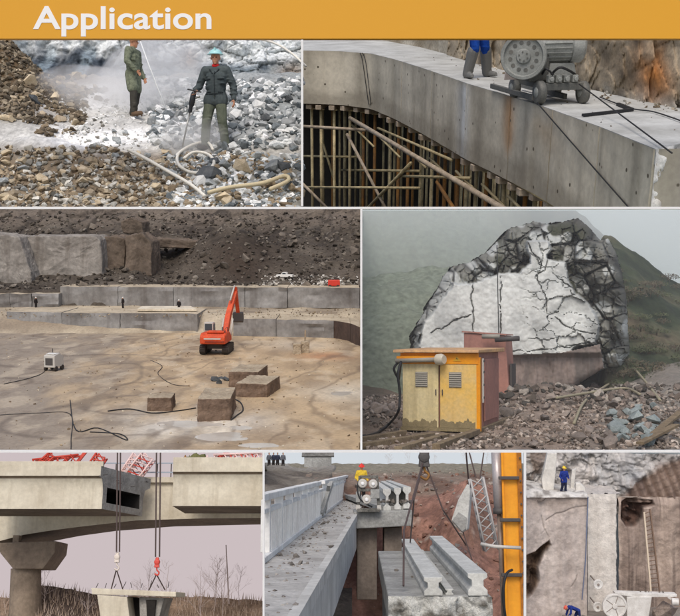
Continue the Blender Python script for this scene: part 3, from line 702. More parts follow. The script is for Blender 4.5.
e1 = fa.orthogonal().normalized(); e2 = fa.cross(e1)
for k in range(12):
    c = fc0 + fa * .098 + (e1 * math.cos(k * .5236) + e2 * math.sin(k * .5236)) * .225; mk('lightening_hole', MB().cyl(c, c + fa * .006, .036, n=12), GD, wheel, 40)
for k in range(6):
    c = fc0 + fa * .14 + (e1 * math.cos(k * 1.047) + e2 * math.sin(k * 1.047)) * .075; mk('bolt', MB().cyl(c, c + fa * .02, .014, n=6), GD, wheel)
mc = V((-.1, .36, .95)); md = V((.1, 1, .02)).normalized(); e3 = md.orthogonal().normalized(); e4 = md.cross(e3)
mo = mk('motor', MB().lathe(mc, md, [(-.5, .12), (-.48, .2), (-.4, .2), (-.38, .27), (-.34, .27), (.16, .27), (.17, .3), (.36, .295), (.41, .25), (.42, .08)], 28), GL, ms, 40)
for k in range(22):
    a = k * 2 * math.pi / 22; c = (e3 * math.cos(a) + e4 * math.sin(a)) * .278
    mk('fin', MB().bar(mc - md * .33 + c, mc + md * .15 + c, .012, .034, c), GL, mo)
for k in range(5): mk('vent_ring', MB().lathe(mc + md * .418, md, [(0, .06 + .035 * k), (.006, .062 + .035 * k), (.006, .075 + .035 * k), (0, .077 + .035 * k)], 24), GD, mo)
mk('terminal_box', MB().box(mc + V((.12, -.05, .26)), (.2, .24, .16)), GR, ms, bevel=.015)
mk('gearbox', MB().box((-.12, -.06, .62), (.46, .36, .5)), GD, ms, bevel=.03); mk('pedestal', MB().box((-.1, .36, .5), (.5, .56, .34), taper=.8), GR, ms, bevel=.02)
for y in (.08, .22, .36, .52): mk('bolt_block', MB().box((.25, y, .43), (.12, .1, .12)).cyl((.31, y, .43), (.35, y, .43), .04, n=10), GR, ms, bevel=.01)
mk('hose', MB().tube(smooth_path([(.2, .12, .5), (.34, .2, .62), (.3, .4, .56), (.22, .56, .48)]), .022), CAB, ms, True); mk('hose', MB().tube(smooth_path([(.1, .0, .5), (.3, -.02, .6), (.32, .1, .5)]), .02), CAB, ms, True)
mk('drive_arm', MB().bar((-.3, -.2, .45), (.05, -.26, .78), .1, .12), GD, ms, bevel=.01)
mk('guard_board', MB().box((-.75, -.1, .62), (.03, .42, .62), rot=Matrix.Rotation(.25, 3, 'Y')), flat('pinkish_board', S(214, 200, 194), .7), ms, bevel=.008)
mk('control_box', MB().box((-.8, .5, .58), (.3, .3, .42)), GR, ms, bevel=.015)
# operator
q = P2.Z(477, 79); q.y += .25
person(q, rad(25), 'worker in blue trousers and grey boots standing behind the saw on the deck', dict(kl=(-.1, -.1, .52), al=(-.16, .02, .1), tl=(-.19, -.16, .05), kr=(.16, -.02, .52), ar=(.3, .1, .1), tr=(.36, -.06, .05)), cloth('navy_jacket', S(60, 70, 96)), cloth('bright_blue_cloth', S(34, 78, 168), S(22, 54, 128)), flat('grey_boot', S(108, 108, 106), .7), flat('yellow_helmet', S(228, 190, 60), .4), scale=1.2, boot_h=.36)

# ------------------------------------------------------------------ scene 3: stone quarry with an orange excavator
CUR[0] = P3
QF = mat('quarry_floor', (.3, .3, .3), attr=True, scale=.35, rough=.6, bump=.4, bscale=1.2, fine=.22)
QR = mat('quarry_rock', (.3, .3, .3), attr=True, scale=.25, rough=.95, bump=.8, bscale=1.6, fine=.45)
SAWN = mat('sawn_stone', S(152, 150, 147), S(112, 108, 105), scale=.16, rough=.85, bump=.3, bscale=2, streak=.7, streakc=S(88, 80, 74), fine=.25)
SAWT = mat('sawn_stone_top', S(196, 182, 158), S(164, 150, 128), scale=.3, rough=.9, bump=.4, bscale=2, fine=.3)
PDL = [(188, 424, 34, 3.5), (224, 437, 30, 5), (258, 446, 24, 3), (240, 428, 16, 2.5), (346, 393, 14, 2.5)]
def f3(x, y):
    a, b = 340 + F * x / y, 230 + 14000 / y
    dip = max(math.exp(-((a - p) / w_) ** 2 - ((b - q) / h_) ** 2) for p, q, w_, h_ in PDL)
    n = fbm(V((x * .45, y * .45, 12)), 5)
    return .06 * fbm(V((x * .12, y * .12, 0)), 5) + .03 * noise.noise(V((x * .7, y * .7, 2))) - .32 * dip * (1 + .9 * n) + .05 * abs(n) * sm(.0, .2, dip)
def col3(p, px, py):
    n = fbm(V((p.x * .06, p.y * .03, 1)), 5); n2 = fbm(V((p.x * .25, p.y * .1, 4)), 4)
    c = mixc(S(194, 170, 136), S(160, 138, 110), .5 + 1.3 * n2)
    c = mixc(c, S(150, 137, 121), sm(.1, .9, sm(230, 40, px + 60 * n) * .9 + n2 * .4))
    c = mixc(c, S(206, 196, 178), .9 * math.exp(-((px - 345) / 34) ** 2 - ((py + 10 * n - 397) / 10) ** 2) + .5 * math.exp(-((px - 300) / 40) ** 2 - ((py - 345) / 5) ** 2))
    c = mixc(c, S(176, 118, 78), .7 * math.exp(-((px - 325) / 24) ** 2 - ((py - 356) / 4) ** 2))
    c = mixc(c, S(214, 206, 192), min(1, 1.2 * math.exp(-((px - 200 - 30 * n) / 62) ** 2 - ((py + 14 * n2 - 428) / 13) ** 2)))
    t = abs(noise.noise(V((p.x * .22 + .9 * n, p.y * .035 + p.x * .04, 7))))
    c = mixc(c, S(112, 94, 76), .55 * sm(.07, .0, t) * sm(60, 130, px) )
    t = abs(noise.noise(V((p.x * .1, p.y * .09, 17))))
    c = mixc(c, S(104, 92, 80), .6 * sm(.06, 0, t) * sm(200, 120, px)); n4 = fbm(V((p.x * .6, p.y * .3, 21)), 5)
    c = mixc(c, S(112, 98, 84), .38 * sm(.08, .42, n4) * (1 - .5 * sm(200, 300, px))); return mixc(c, S(214, 198, 172), .34 * sm(.1, .45, fbm(V((p.x * .35, p.y * .18, 31)), 5)))
ground('quarry_ground', P3, -15, 360.4, 62, 142, 250, 290, f3, col3, QF)
PUD = mat('pale_sheen_water', S(212, 206, 196), S(190, 182, 170), scale=.4, rough=.08, bump=.02, fine=.05, spec=.5)  # pale base colour paints in the sky's sheen on the water
mk('puddle', MB().add([P3.Z(*q, -.13) for q in ((130, 449.5), (310, 449.5), (300, 410), (140, 410))], [(0, 1, 2, 3)]), PUD, kind='structure')
mk('puddle', MB().add([P3.Z(*q, -.13) for q in ((322, 400), (360, 400), (360, 386), (322, 386))], [(0, 1, 2, 3)]), PUD, kind='structure')
# stepped ledges of sawn rock
def ledge(name, label, pxs, zb, zt, back, nblk, top=SAWT, face=SAWN):
    """pxs: (px,py) along the foot of the face on level zb; top at zt; sawn blocks side by side"""
    B = [P3.Z(a, b, zb) for a, b in pxs]; t = thing(name, label, 'rock ledge'); L = [0]
    for a, b in zip(B, B[1:]): L.append(L[-1] + (b - a).length)
    def al(s):
        for i in range(len(B) - 1):
            if s <= L[i + 1] + 1e-6: return B[i].lerp(B[i + 1], (s - L[i]) / (L[i + 1] - L[i]))
        return B[-1]
    cuts = [0] + sorted(L[-1] * (i + RND.uniform(-.25, .25)) / nblk for i in range(1, nblk)) + [L[-1]]
    for i, (s0, s1) in enumerate(zip(cuts, cuts[1:])):
        j = RND.uniform(-.18, .18); jz = RND.uniform(-.12, .12); n = max(2, int((s1 - s0) / 1.2)); mb = MB(); rows = 5
        P = [al(s0 + .04 + (s1 - s0 - .08) * k / n) for k in range(n + 1)]
        H = zt - zb + jz
        for r in range(rows + 1):
            for p in P:
                e = .34 * fbm(V((p.x * .5, p.y, r * .9)), 5); mb.v.append(tuple(p + V((0, j + e, H * r / rows - .1 * (r == 0) + (.16 * noise.noise(V((p.x * .6, 3, 0))) if r == rows else 0)))))
        for p in P: mb.v.append(tuple(p + V((0, back, H - .02))))
        for p in P: mb.v.append(tuple(p + V((0, back, -.2))))
        m = n + 1
        for r in range(rows + 2):
            for k in range(n): mb.f.append((r * m + k, r * m + k + 1, (r + 1) * m + k + 1, (r + 1) * m + k))
        q = rows + 2
        mb.f.append(tuple(r * m for r in range(q + 1))[::-1]); mb.f.append(tuple(r * m + n for r in range(q + 1)))
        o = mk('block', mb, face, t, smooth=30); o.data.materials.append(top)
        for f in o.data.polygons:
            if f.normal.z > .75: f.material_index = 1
    return t
Z1 = 2.62; Z2 = Z1 + 3.0
ledge('lower_ledge', 'low grey sawn ledge left of the orange excavator', [(7, 331), (80, 332), (198, 333)], 0, Z1, 9, 3)
ledge('lower_ledge', 'low grey sawn ledge right of the orange excavator', [(233, 336), (285, 337), (334, 338)], 0, Z1 - .35, 10, 2)
ledge('corner_ledge', 'dark brown sawn corner ledge closing the quarry floor at the right', [(333, 338), (348, 341), (360, 346)], 0, Z1 - .4, 9, 2, face=mat('dark_sawn_stone', S(96, 78, 68), S(72, 60, 54), scale=.3, streak=.5, bump=.4))
ledge('rear_recess', 'pale sawn ledge just behind the excavator cab', [(196, 329), (236, 330)], 0, Z1 - .2, 6, 2)
def bench3(x, y): return Z1 - .18 + .1 * fbm(V((x * .3, y * .3, 5)), 4) + .25 * sm(146, 150, y)
ground('bench', P3, -15, 360.4, 131, 158, 120, 30, lambda x, y: bench3(x, y) - 3 * sm(141, 133, y) , lambda p, a, b: mixc(S(190, 176, 152), S(140, 126, 108), .5 + fbm(V((p.x * .2, p.y * .2, 2)), 4)), QF)
ledge('upper_ledge', 'long upper ledge of grey sawn stone crossing the whole quarry', [(60, 306), (180, 306.5), (250, 307), (359.8, 307.5)], Z1, Z2, 8, 5)
ledge('upper_ledge', 'short raised ledge at the far left end of the upper step', [(-14, 307), (59, 306.8)], Z1, Z1 + 1.9, 8, 3)
tag(mk('stone_slab', MB().prism([P3.Z(a, b, Z1) + V((0, 0, .12)) for a, b in ((137, 312.2), (197, 312.2), (191, 309.2), (142, 309.2))], (0, 0, .35)), mat('white_stone', S(222, 212, 192), S(196, 184, 162), scale=.5, bump=.3), bevel=.05), 'flat cream stone slab lying on the step left of the excavator', 'stone slab')
# talus slope behind
def f3b(x, y):
    px = 340 + F * x / y
    base = interp([(145, Z1 - 1), (149.4, Z1 - .6), (150.4, Z2 - .6), (158, Z2 + .2), (166, 8.6), (184, 13), (206, 20.5)], y)
    base += 4.2 * math.exp(-((px - 232) / 34) ** 2 - ((y - 171) / 8) ** 2) - 2.2 * math.exp(-((px - 165) / 22) ** 2 - ((y - 168) / 10) ** 2)
    k, cr = blocky(V((x * .8, y * .5, 3)), 2.4)
    return min(base + .6 * fbm(V((x * .2, y * .2, 8)), 6) + .7 * k * sm(168, 180, y), P3.Y(px, 209.2, y).z)
def col3b(p, px, py):
    n = fbm(V((p.x * .12, p.y * .1, 3)), 5); k, cr = blocky(V((p.x * .8, p.y * .5, 3)), 2.4)
    c = mixc(S(62, 55, 48), S(98, 90, 80), .4 + n)
    c = mixc(c, S(58, 47, 39), .85 * math.exp(-((px - 235) / 40) ** 2 - ((py - 262) / 26) ** 2))
    c = mixc(c, S(128, 116, 104), .5 * sm(235, 215, py + 8 * n)); c = mixc(c, S(118, 108, 98), sm(300, 360, px + 30 * n) * .5 * sm(260, 280, py))
    return mixc(c, S(34, 30, 27), .7 * sm(.12, 0, cr) * sm(255, 235, py))
ground('hill', P3, -15, 360.4, 145, 205, 150, 124, f3b, col3b, QR)
SLAB = mat('quarry_slab', S(158, 152, 144), S(122, 116, 109), scale=.2, rough=.9, bump=.5, bscale=1.5, streak=.6, streakc=S(84, 74, 64), fine=.3)
SLB2 = mat('brown_slab', S(118, 104, 91), S(86, 76, 66), scale=.2, rough=.9, bump=.6, bscale=1.5, streak=.5, streakc=S(72, 60, 50), fine=.3)
def slab(label, pxs, d, th, m, lean=0):
    mb = MB(); Q = [P3.Y(a, b, d) for a, b in pxs]
    for q in Q: q.y += lean * (q.z - Z2)
    mb.prism(Q, (.4, th, .2)); o = mk('stone_block', mb, m, bevel=.18)
    s = o.modifiers.new('s', 'SUBSURF'); s.subdivision_type = 'SIMPLE'; s.levels = s.render_levels = 4
    tx = bpy.data.textures.get('slabn') or bpy.data.textures.new('slabn', 'CLOUDS'); tx.noise_scale = 1.6; tx.noise_depth = 4
    dm = o.modifiers.new('d', 'DISPLACE'); dm.texture = tx; dm.strength = .7; dm.texture_coords = 'LOCAL'
    return tag(o, label, 'stone block', 'huge stone blocks at the foot of the talus')
slab('huge pale stone block leaning at the far left edge of the quarry', [(-16, 294), (33, 293), (30, 272), (17, 237), (-16, 233)], 157, 6, SLAB, .12)
slab('widest grey stone block standing upright below the talus', [(28, 288), (104, 287), (99, 240), (94, 236), (25, 236)], 161, 6, SLAB, .08)
slab('narrow brown stone block beside the widest grey one', [(99, 277), (124, 278), (125, 239), (113, 236), (98, 238)], 164, 6, SLB2, .1)
slab('tall brown stone block with a cracked top right of the narrow one', [(125, 277), (152, 276), (150, 242), (140, 233), (124, 236)], 163, 6, SLB2, .1)
slab('brown boulder perched at the top of the talus', [(122, 233), (143, 234), (142, 222), (130, 217), (121, 222)], 178, 5, SLB2)
slab('wide brown rock slab half buried in the upper talus', [(148, 247), (196, 249), (196, 241), (150, 238)], 172, 4, SLB2)
MQ = rock_meshes(mat('talus_rock', S(120, 110, 98), S(84, 77, 70), scale=.8, rnd=.3, bump=.5, bscale=2))
for k in range(60):
    px, py = RND.uniform(2, 358), RND.uniform(214, 292); q = P3.hit(f3b, px, py, 151, 200); zx = 'above the wide grey block' if px < 120 else 'around the tall brown block' if px < 200 else 'on the cone of dark talus' if px < 280 else 'on the slope above the white pickup'
    rock(P3, MQ, q, RND.uniform(.8, 2.2), ('upper' if py < 250 else 'lower') + ' weathered boulder ' + zx, 'boulders on the talus', 'boulder')
scatter('talus_debris', P3, 3200, (-8, 359), (213, 300), (151, 200), f3b, (.25, 1.1), [S(76, 68, 60), S(98, 90, 80), S(60, 54, 48), S(122, 114, 104)], STONE, label='loose stone on the talus')
scatter('pale_debris', P3, 500, (262, 358), (276, 296), (151, 166), f3b, (.2, .8), [S(170, 164, 154), S(140, 134, 126), S(200, 196, 188)], STONE, label='pale stone chips at the talus foot')
scatter('bench_debris', P3, 500, (0, 359), (306, 318), (132, 150), bench3, (.12, .45), [S(120, 106, 88), S(160, 146, 124)], STONE, label='stone chips on the step')
scatter('floor_debris', P3, 700, (0, 359), (336, 450), (63, 136), f3, (.06, .3), [S(120, 104, 84), S(150, 134, 110), S(190, 180, 160)], STONE, label='stone chips on the quarry floor')
# sawn blocks on the floor
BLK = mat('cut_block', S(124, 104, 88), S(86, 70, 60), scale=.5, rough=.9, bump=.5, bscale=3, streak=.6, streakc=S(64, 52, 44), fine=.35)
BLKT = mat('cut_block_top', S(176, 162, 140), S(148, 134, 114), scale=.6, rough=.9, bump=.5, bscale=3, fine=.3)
def block(label, x0, x1, yb, yt, depth, rz=0, m=BLK):
    a = P3.Z((x0 + x1) / 2, yb, 0); wd = (x1 - x0) / F * a.y; ht = (yb - yt) / F * a.y
    mb = MB().box((0, depth / 2, ht / 2 - .1), (wd, depth, ht + .2), taper=.97)
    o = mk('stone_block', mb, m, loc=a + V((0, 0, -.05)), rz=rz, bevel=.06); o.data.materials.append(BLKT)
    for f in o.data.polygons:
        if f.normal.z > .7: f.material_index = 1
    s = o.modifiers.new('s', 'SUBSURF'); s.subdivision_type = 'SIMPLE'; s.levels = s.render_levels = 4
    tx = bpy.data.textures.get('blkn') or bpy.data.textures.new('blkn', 'CLOUDS'); tx.noise_scale = .5; tx.noise_depth = 4
    dm = o.modifiers.new('d', 'DISPLACE'); dm.texture = tx; dm.strength = .22; dm.texture_coords = 'LOCAL'
    return tag(o, label, 'stone block', 'sawn stone blocks on the quarry floor')
block('dark square stone block nearest on the quarry floor, beside the puddle', 197, 231, 420, 398, 5.5, .03)
block('reddish stone block in front of the other one of the rear pair', 234, 268, 397, 383, 5, -.16)
block('flat topped stone block tucked behind the reddish one', 228, 259, 387, 371, 5, -.1)
block('low small stone block at the left end of the dark hose', 147, 172, 411, 397, 2.6, .05)
block('small pale stone stub, left of the two by the far wall', 293, 301, 354, 343.5, 1, 0, BLKT); block('small pale stone stub with a rod on top by the far wall', 301, 309, 353, 341, 1, 0, BLKT)
p = P3.Z(304, 353, 0); tag(mk('marker_rod', MB().cyl(p + V((.1, .5, 1.2)), p + V((.15, .5, 2.6)), .12, .09), BLKT), 'short pale rod standing on the pale stone stub', 'rod')
for a in ((221, 379), (218, 384), (226, 381), (215, 381)): rock(P3, MR['dark'], P3.Z(*a, 0), .9, 'dark rock lying against the rear pair of stone blocks', 'dark rocks by the rear blocks')
# hoses and cable on the floor
def onf(pxs, r, nm, label, m=CAB): return tag(mk(nm, MB().tube(smooth_path([P3.Z(a, b, f3(P3.Z(a, b, 0).x, P3.Z(a, b, 0).y) + r) for a, b in pxs]), r), m, smooth=True), label, nm.split('_')[-1])
onf([(108, 411), (130, 409), (152, 413), (176, 411), (196, 408)], .05, 'dark_hose', 'dark hose running along the floor to the nearest dark block')
onf([(231, 398), (240, 402), (243, 410), (236, 416), (231, 420)], .055, 'curled_hose', 'dark hose curling round the right side of the nearest block')
onf([(70, 400), (76, 430), (98, 428), (126, 440), (120, 434), (90, 432)], .04, 'floor_cable', 'black cable winding over the grey floor at the bottom left')
onf([(0, 415), (40, 413), (70, 414), (71, 440), (71, 449)], .03, 'corner_cable', 'thin cable lying in a square turn in the bottom left corner')
onf([(4, 384), (30, 378), (44, 372), (46, 364)], .035, 'feed_cable', 'thin cable trailing to the white saw unit')
onf([(150, 360), (162, 366), (158, 374), (172, 384), (190, 386)], .03, 'loose_cable', 'thin loose cable on the middle of the quarry floor')
# excavator
OR = mat('orange_paint', S(216, 84, 44), S(186, 68, 40), scale=1.2, rough=.6, bump=.05, fine=.3, streak=.5, streakc=S(150, 104, 76)); ORD = flat('dark_track', S(58, 52, 48), .8); GLS = flat('cab_glass', S(62, 70, 76), .1, spec=.6); LGR = flat('pale_grey_paint', S(190, 186, 178), .5); RIM = flat('dark_grey_steel', S(76, 72, 70), .6)
o = P3.Z(217, 352.5, 0); ex = thing('excavator', 'orange tracked excavator with raised boom working at the quarry wall', 'excavator', o + V((0, 0, .06)), rad(-3))
for s in (-1, 1):
    loop = []; x = s * 1.28
    for a in range(90, 271, 30): loop.append((-1.75 + .5 * math.cos(rad(a)), .5 + .48 * math.sin(rad(a))))
    for a in range(-90, 91, 30): loop.append((1.75 + .5 * math.cos(rad(a)), .5 + .48 * math.sin(rad(a))))
    tk = mk('track', MB().prism([(x - .3, y, z) for y, z in loop], (.6, 0, 0)), ORD, ex, bevel=.03)
    n = len(loop)
    per = [(loop[i], loop[(i + 1) % n]) for i in range(n)]
    for (y0, z0), (y1, z1) in per:
        L = math.hypot(y1 - y0, z1 - z0); m = max(1, int(L / .3))
        for i in range(m):
            t = (i + .5) / m; c = V((x, y0 + (y1 - y0) * t, z0 + (z1 - z0) * t)); nrm = V((0, z1 - z0, -(y1 - y0))).normalized() * -1
            mk('track_shoe', MB().bar(c - V((.33, 0, 0)), c + V((.33, 0, 0)), .16, .1, nrm), ORD, tk)
    mk('sprocket', MB().cyl((x + s * .31, -1.75, .5), (x + s * .34, -1.75, .5), .3, n=14), RIM, tk); mk('idler', MB().cyl((x + s * .31, 1.75, .5), (x + s * .34, 1.75, .5), .3, n=14), RIM, tk)
mk('undercarriage', MB().box((0, 0, .75), (1.9, 2.4, .5)).cyl((0, 0, .95), (0, 0, 1.2), .7, n=18), RIM, ex)
bd = mk('body', MB().prism([(-1.45, -2.3, 1.2), (-1.45, 1.6, 1.2), (-1.45, 1.6, 1.75), (-1.45, .2, 2.35), (-1.45, -1.9, 2.4), (-1.45, -2.3, 2.1)], (2.9, 0, 0)), OR, ex, bevel=.08)
mk('counterweight', MB().prism([(-1.42, -2.32, 1.15), (-1.42, -2.9, 1.25), (-1.42, -2.95, 2.0), (-1.42, -2.6, 2.3), (-1.42, -2.32, 2.35)], (2.84, 0, 0)), OR, ex, bevel=.12)
mk('stripe', MB().box((.0, -2.975, 1.83), (1.9, .03, .16)), LGR, ex); mk('stripe', MB().box((.25, -2.975, 1.5), (2.2, .02, .1)), flat('dark_red_stripe', S(120, 40, 28), .5), ex)
mk('engine_cover', MB().box((.2, -1.4, 2.48), (1.9, 1.4, .22)), OR, ex, bevel=.05); mk('exhaust', MB().cyl((.9, -1.2, 2.5), (.9, -1.2, 3.0), .08, n=10), RIM, ex)
cb = mk('cab', MB().prism([(-1.5, .2, 1.75), (-1.5, 1.9, 1.75), (-1.5, 1.75, 2.6), (-1.5, 1.35, 3.35), (-1.5, .15, 3.4)], (1.05, 0, 0)), LGR, ex, bevel=.06)
mk('rear_window', MB().box((-.98, .135, 2.85), (.8, .04, .75)), GLS, cb); mk('side_window', MB().box((-1.52, .9, 2.7), (.04, 1.1, .9)), GLS, cb); mk('side_window', MB().box((-.44, .9, 2.7), (.04, 1.1, .9)), GLS, cb); mk('front_window', MB().bar((-.98, 1.83, 2.1), (-.98, 1.6, 2.95), .8, .06, (0, 1, .3)), GLS, cb)
mk('handrail', MB().tube([(1.3, -2.1, 2.4), (1.3, -2.1, 2.9), (1.3, -.4, 2.9), (1.3, -.4, 2.4)], .03), RIM, ex)
bm = mk('boom', MB().prism([(.35, 1.2, 1.7), (.6, 2.4, 4.2), (1.05, 4.9, 6.9), (1.05, 5.1, 6.5), (.65, 3.0, 3.9), (.4, 2.0, 1.6)], (.6, 0, 0)), OR, ex, bevel=.04)
mk('stick', MB().prism([(1.15, 4.5, 7.2), (1.15, 5.3, 7.2), (1.3, 6.3, 4.0), (1.3, 6.0, 3.9)], (.42, 0, 0)), OR, ex, bevel=.04)
bk = mk('bucket', MB().prism([(.9, 5.8, 4.0), (.9, 6.5, 4.1), (.9, 6.9, 3.3), (.9, 6.5, 2.8), (.9, 5.9, 3.0)], (1.2, 0, 0)), RIM, ex, bevel=.03)
for s in (.25, 1.3): mk('boom_cylinder', MB().cyl((s, 1.9, 1.8), (s + .1, 2.7, 3.6), .11, n=8), LGR, ex, True)
mk('stick_cylinder', MB().cyl((1.05, 3.2, 5.7), (1.35, 4.7, 7.35), .1, n=8), LGR, ex, True)
# white saw unit
o = P3.Z(54, 370, 0); su = thing('saw_unit', 'small white wheeled saw unit with dark window on the left of the floor', 'machine', o, rad(-14))
mk('housing', MB().prism([(-.6, -.9, .35), (-.6, .9, .35), (-.6, .9, 1.3), (-.6, .1, 1.75), (-.6, -.9, 1.55)], (1.2, 0, 0)), LGR, su, bevel=.06)
mk('panel', MB().box((0, -.91, .95), (.8, .04, .7)), RIM, su); mk('window', MB().bar((-.35, .55, 1.56), (.35, .55, 1.56), .5, .05, (0, .45, .8)), GLS, su); mk('lid', MB().box((.05, -.4, 1.68), (.9, .7, .08)), flat('white_lid', S(226, 224, 218), .5), su, bevel=.02)
for x in (-.55, .55):
    for y in (-.6, .6): mk('wheel', MB().cyl((x - .1, y, .24), (x + .1, y, .24), .25, n=16), ORD, su, 40)
mk('mast', MB().cyl((-.4, .5, 1.5), (-.4, .5, 2.1), .05, n=8), RIM, su)
# far things on the steps
q = P3.hit(f3b, 285, 279, 151, 190); vn = thing('white_pickup', 'tiny white pickup parked at the foot of the talus', 'pickup', q, rad(80)); vn.matrix_world = vn.matrix_world @ Matrix.Scale(.66, 4)
mk('body', MB().prism([(-.8, -2, .45), (-.8, 2, .45), (-.8, 2, 1), (-.8, .9, 1.05), (-.8, .5, 1.6), (-.8, -.5, 1.62), (-.8, -.6, 1.05), (-.8, -2, 1.05)], (1.6, 0, 0)), flat('white_car_paint', S(228, 226, 220), .4), vn, bevel=.06)
mk('window', MB().box((.81, .05, 1.33), (.03, .8, .36)), GLS, vn); mk('window', MB().box((-.81, .05, 1.33), (.03, .8, .36)), GLS, vn)
for x in (-.78, .78):
    for y in (-1.25, 1.25): mk('wheel', MB().cyl((x - .1, y, .36), (x + .1, y, .36), .36, n=14), ORD, vn)
q = P3.hit(f3b, 334, 291, 150.5, 190); dg = thing('red_compressor', 'small red compressor among pale stones behind the upper ledge', 'compressor', q)
mk('housing', MB().prism([(-.9, -.5, .3), (-.9, .5, .3), (-.9, .4, 1.2), (-.9, -.4, 1.25)], (1.8, 0, 0)), flat('red_paint', S(196, 52, 36), .5), dg, bevel=.1); mk('exhaust', MB().cyl((.3, 0, 1.2), (.3, 0, 1.9), .08), RIM, dg)
for x in (-.6, .6): mk('wheel', MB().cyl((x, -.55, .25), (x, -.4, .25), .25, n=14), ORD, dg)
DK = cloth('dark_work_cloth', S(50, 46, 46)); WH = flat('white_helmet', S(226, 224, 216), .4)
for px, py, lb in ((123, 306, 'tiny worker in dark clothes on the step left of the excavator'), (179, 309, 'tiny worker in dark clothes on the step beside the cream slab'), (36, 306, 'tiny worker in dark clothes in front of the far left ledge')):
    q = P3.Z(px, py + 4, Z1); q = P3.hit(bench3, px, py + 3, 132, 150); person(q, RND.uniform(-2, 2), lb, {}, DK, DK, BOOT, WH, vox=.03, group='tiny workers on the quarry steps')

# ------------------------------------------------------------------ scene 4: yellow cabinet before a cut rock in fog
CUR[0] = P4
MUD = mat('reddish_mud', (.2, .2, .2), attr=True, scale=.8, rough=.95, bump=.6, bscale=6, fine=.35)
def f4(x, y):
    px = 340 + F * x / y
    z = .12 * fbm(V((x * .5, y * .5, 2)), 5) * sm(400, 470, px) + .05 * fbm(V((x * 2, y * 2, 2)), 4)
    z += .8 * math.exp(-((px - 545) / 55) ** 2 - ((y - 31) / 3.2) ** 2) + .9 * sm(560, 680, px) * sm(24, 32, y) + .5 * math.exp(-((px - 650) / 34) ** 2 - ((y - 24) / 1.6) ** 2)
    return z + 1.1 * sm(33, 41, y) * sm(470, 560, px) + .5 * sm(430, 360, px) * sm(26, 34, y)
def col4(p, px, py):
    n = fbm(V((p.x * .6, p.y * .6, 4)), 5)
    c = mixc(S(150, 134, 120), S(112, 100, 90), .5 + n); c = mixc(c, S(124, 120, 112), sm(560, 640, px + 40 * n) * .7)
    return mixc(c, S(84, 78, 66), sm(405, 370, px + 20 * n) * sm(440, 415, py) * .8)
ground('ground', P4, 361.5, 700, 19.8, 44, 140, 110, f4, col4, MUD)
HILL = mat('hill_scrub', (.2, .2, .2), attr=True, scale=.4, rough=1, bump=.9, bscale=2.2, fine=.45)
def f4h(x, y):
    px = 340 + F * x / y
    rid = interp([(340, 120), (500, 160), (560, 196), (590, 222), (630, 262), (660, 285), (700, 310)], px)
    far = P4.Y(px, rid, 60).z
    lf = interp([(40, -.5), (44, .6), (48, 2.4), (52, 5.5), (60, 12)], y) * max(.35, far / 12)
    rt = .2 + P4.Y(px, interp([(590, 232), (612, 240), (640, 260), (680, 287), (700, 296)], px), 47).z * interp([(34, 0), (37, .26), (42, .7), (47, 1), (52, .85), (56, .3)], y)
    rt = rt - 2 * sm(606, 588, px)
    z = max(lf, rt) + .4 * fbm(V((x * .3, y * .3, 6)), 6) + .12 * fbm(V((x * 1.2, y * 1.2, 3)), 4)
    return min(z, P4.Y(px, 210.5, y).z)
def col4h(p, px, py):
    n = fbm(V((p.x * .35, p.y * .35, p.z * .3)), 5)
    c = mixc(S(72, 80, 58), S(44, 52, 38), .5 + 1.2 * n); c = mixc(c, S(92, 82, 66), max(0, -n * 1.3)); return mixc(c, S(122, 130, 116), sm(530, 470, px + 30 * n) * .85)  # left hill lifted towards grey: fog painted into its colour
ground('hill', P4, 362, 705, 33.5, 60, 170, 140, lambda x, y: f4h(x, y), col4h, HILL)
SKY4 = sky_mat('sky_haze', S(226, 238, 238))
def skyb(name, P, x0, x1, y0, y1, d, m):
    q = [wp(x0, y1, d), wp(x1, y1, d), wp(x1, y0, d), wp(x0, y0, d)]
    o = mk(name, MB().prism(q, (0, .5, 0)), m, kind='structure'); o.matrix_world = Matrix(); return o
CUR[0] = None
skyb('sky', P4, 362.2, 700, 209.5, 420, 204, SKY4)
CUR[0] = P4
def wedge(d0, d1, py0, py1, pxa=362.4, pxb=694):
    q = [P4.Y(a, b, d) for d in (d0, d1) for a, b in ((pxa, py1), (pxb, py1), (pxb, py0), (pxa, py0))]
    return MB().add(q, [(0, 1, 2, 3), (7, 6, 5, 4), (0, 4, 5, 1), (1, 5, 6, 2), (2, 6, 7, 3), (3, 7, 4, 0)])
mk('fog', wedge(47.5, 61.5, 209.8, 470), volume('fog', .034, (.95, .985, .965)), kind='stuff')
mk('haze', wedge(19.5, 47.4, 209.8, 470), volume('haze', .0012, (.97, .985, .98)), kind='stuff')
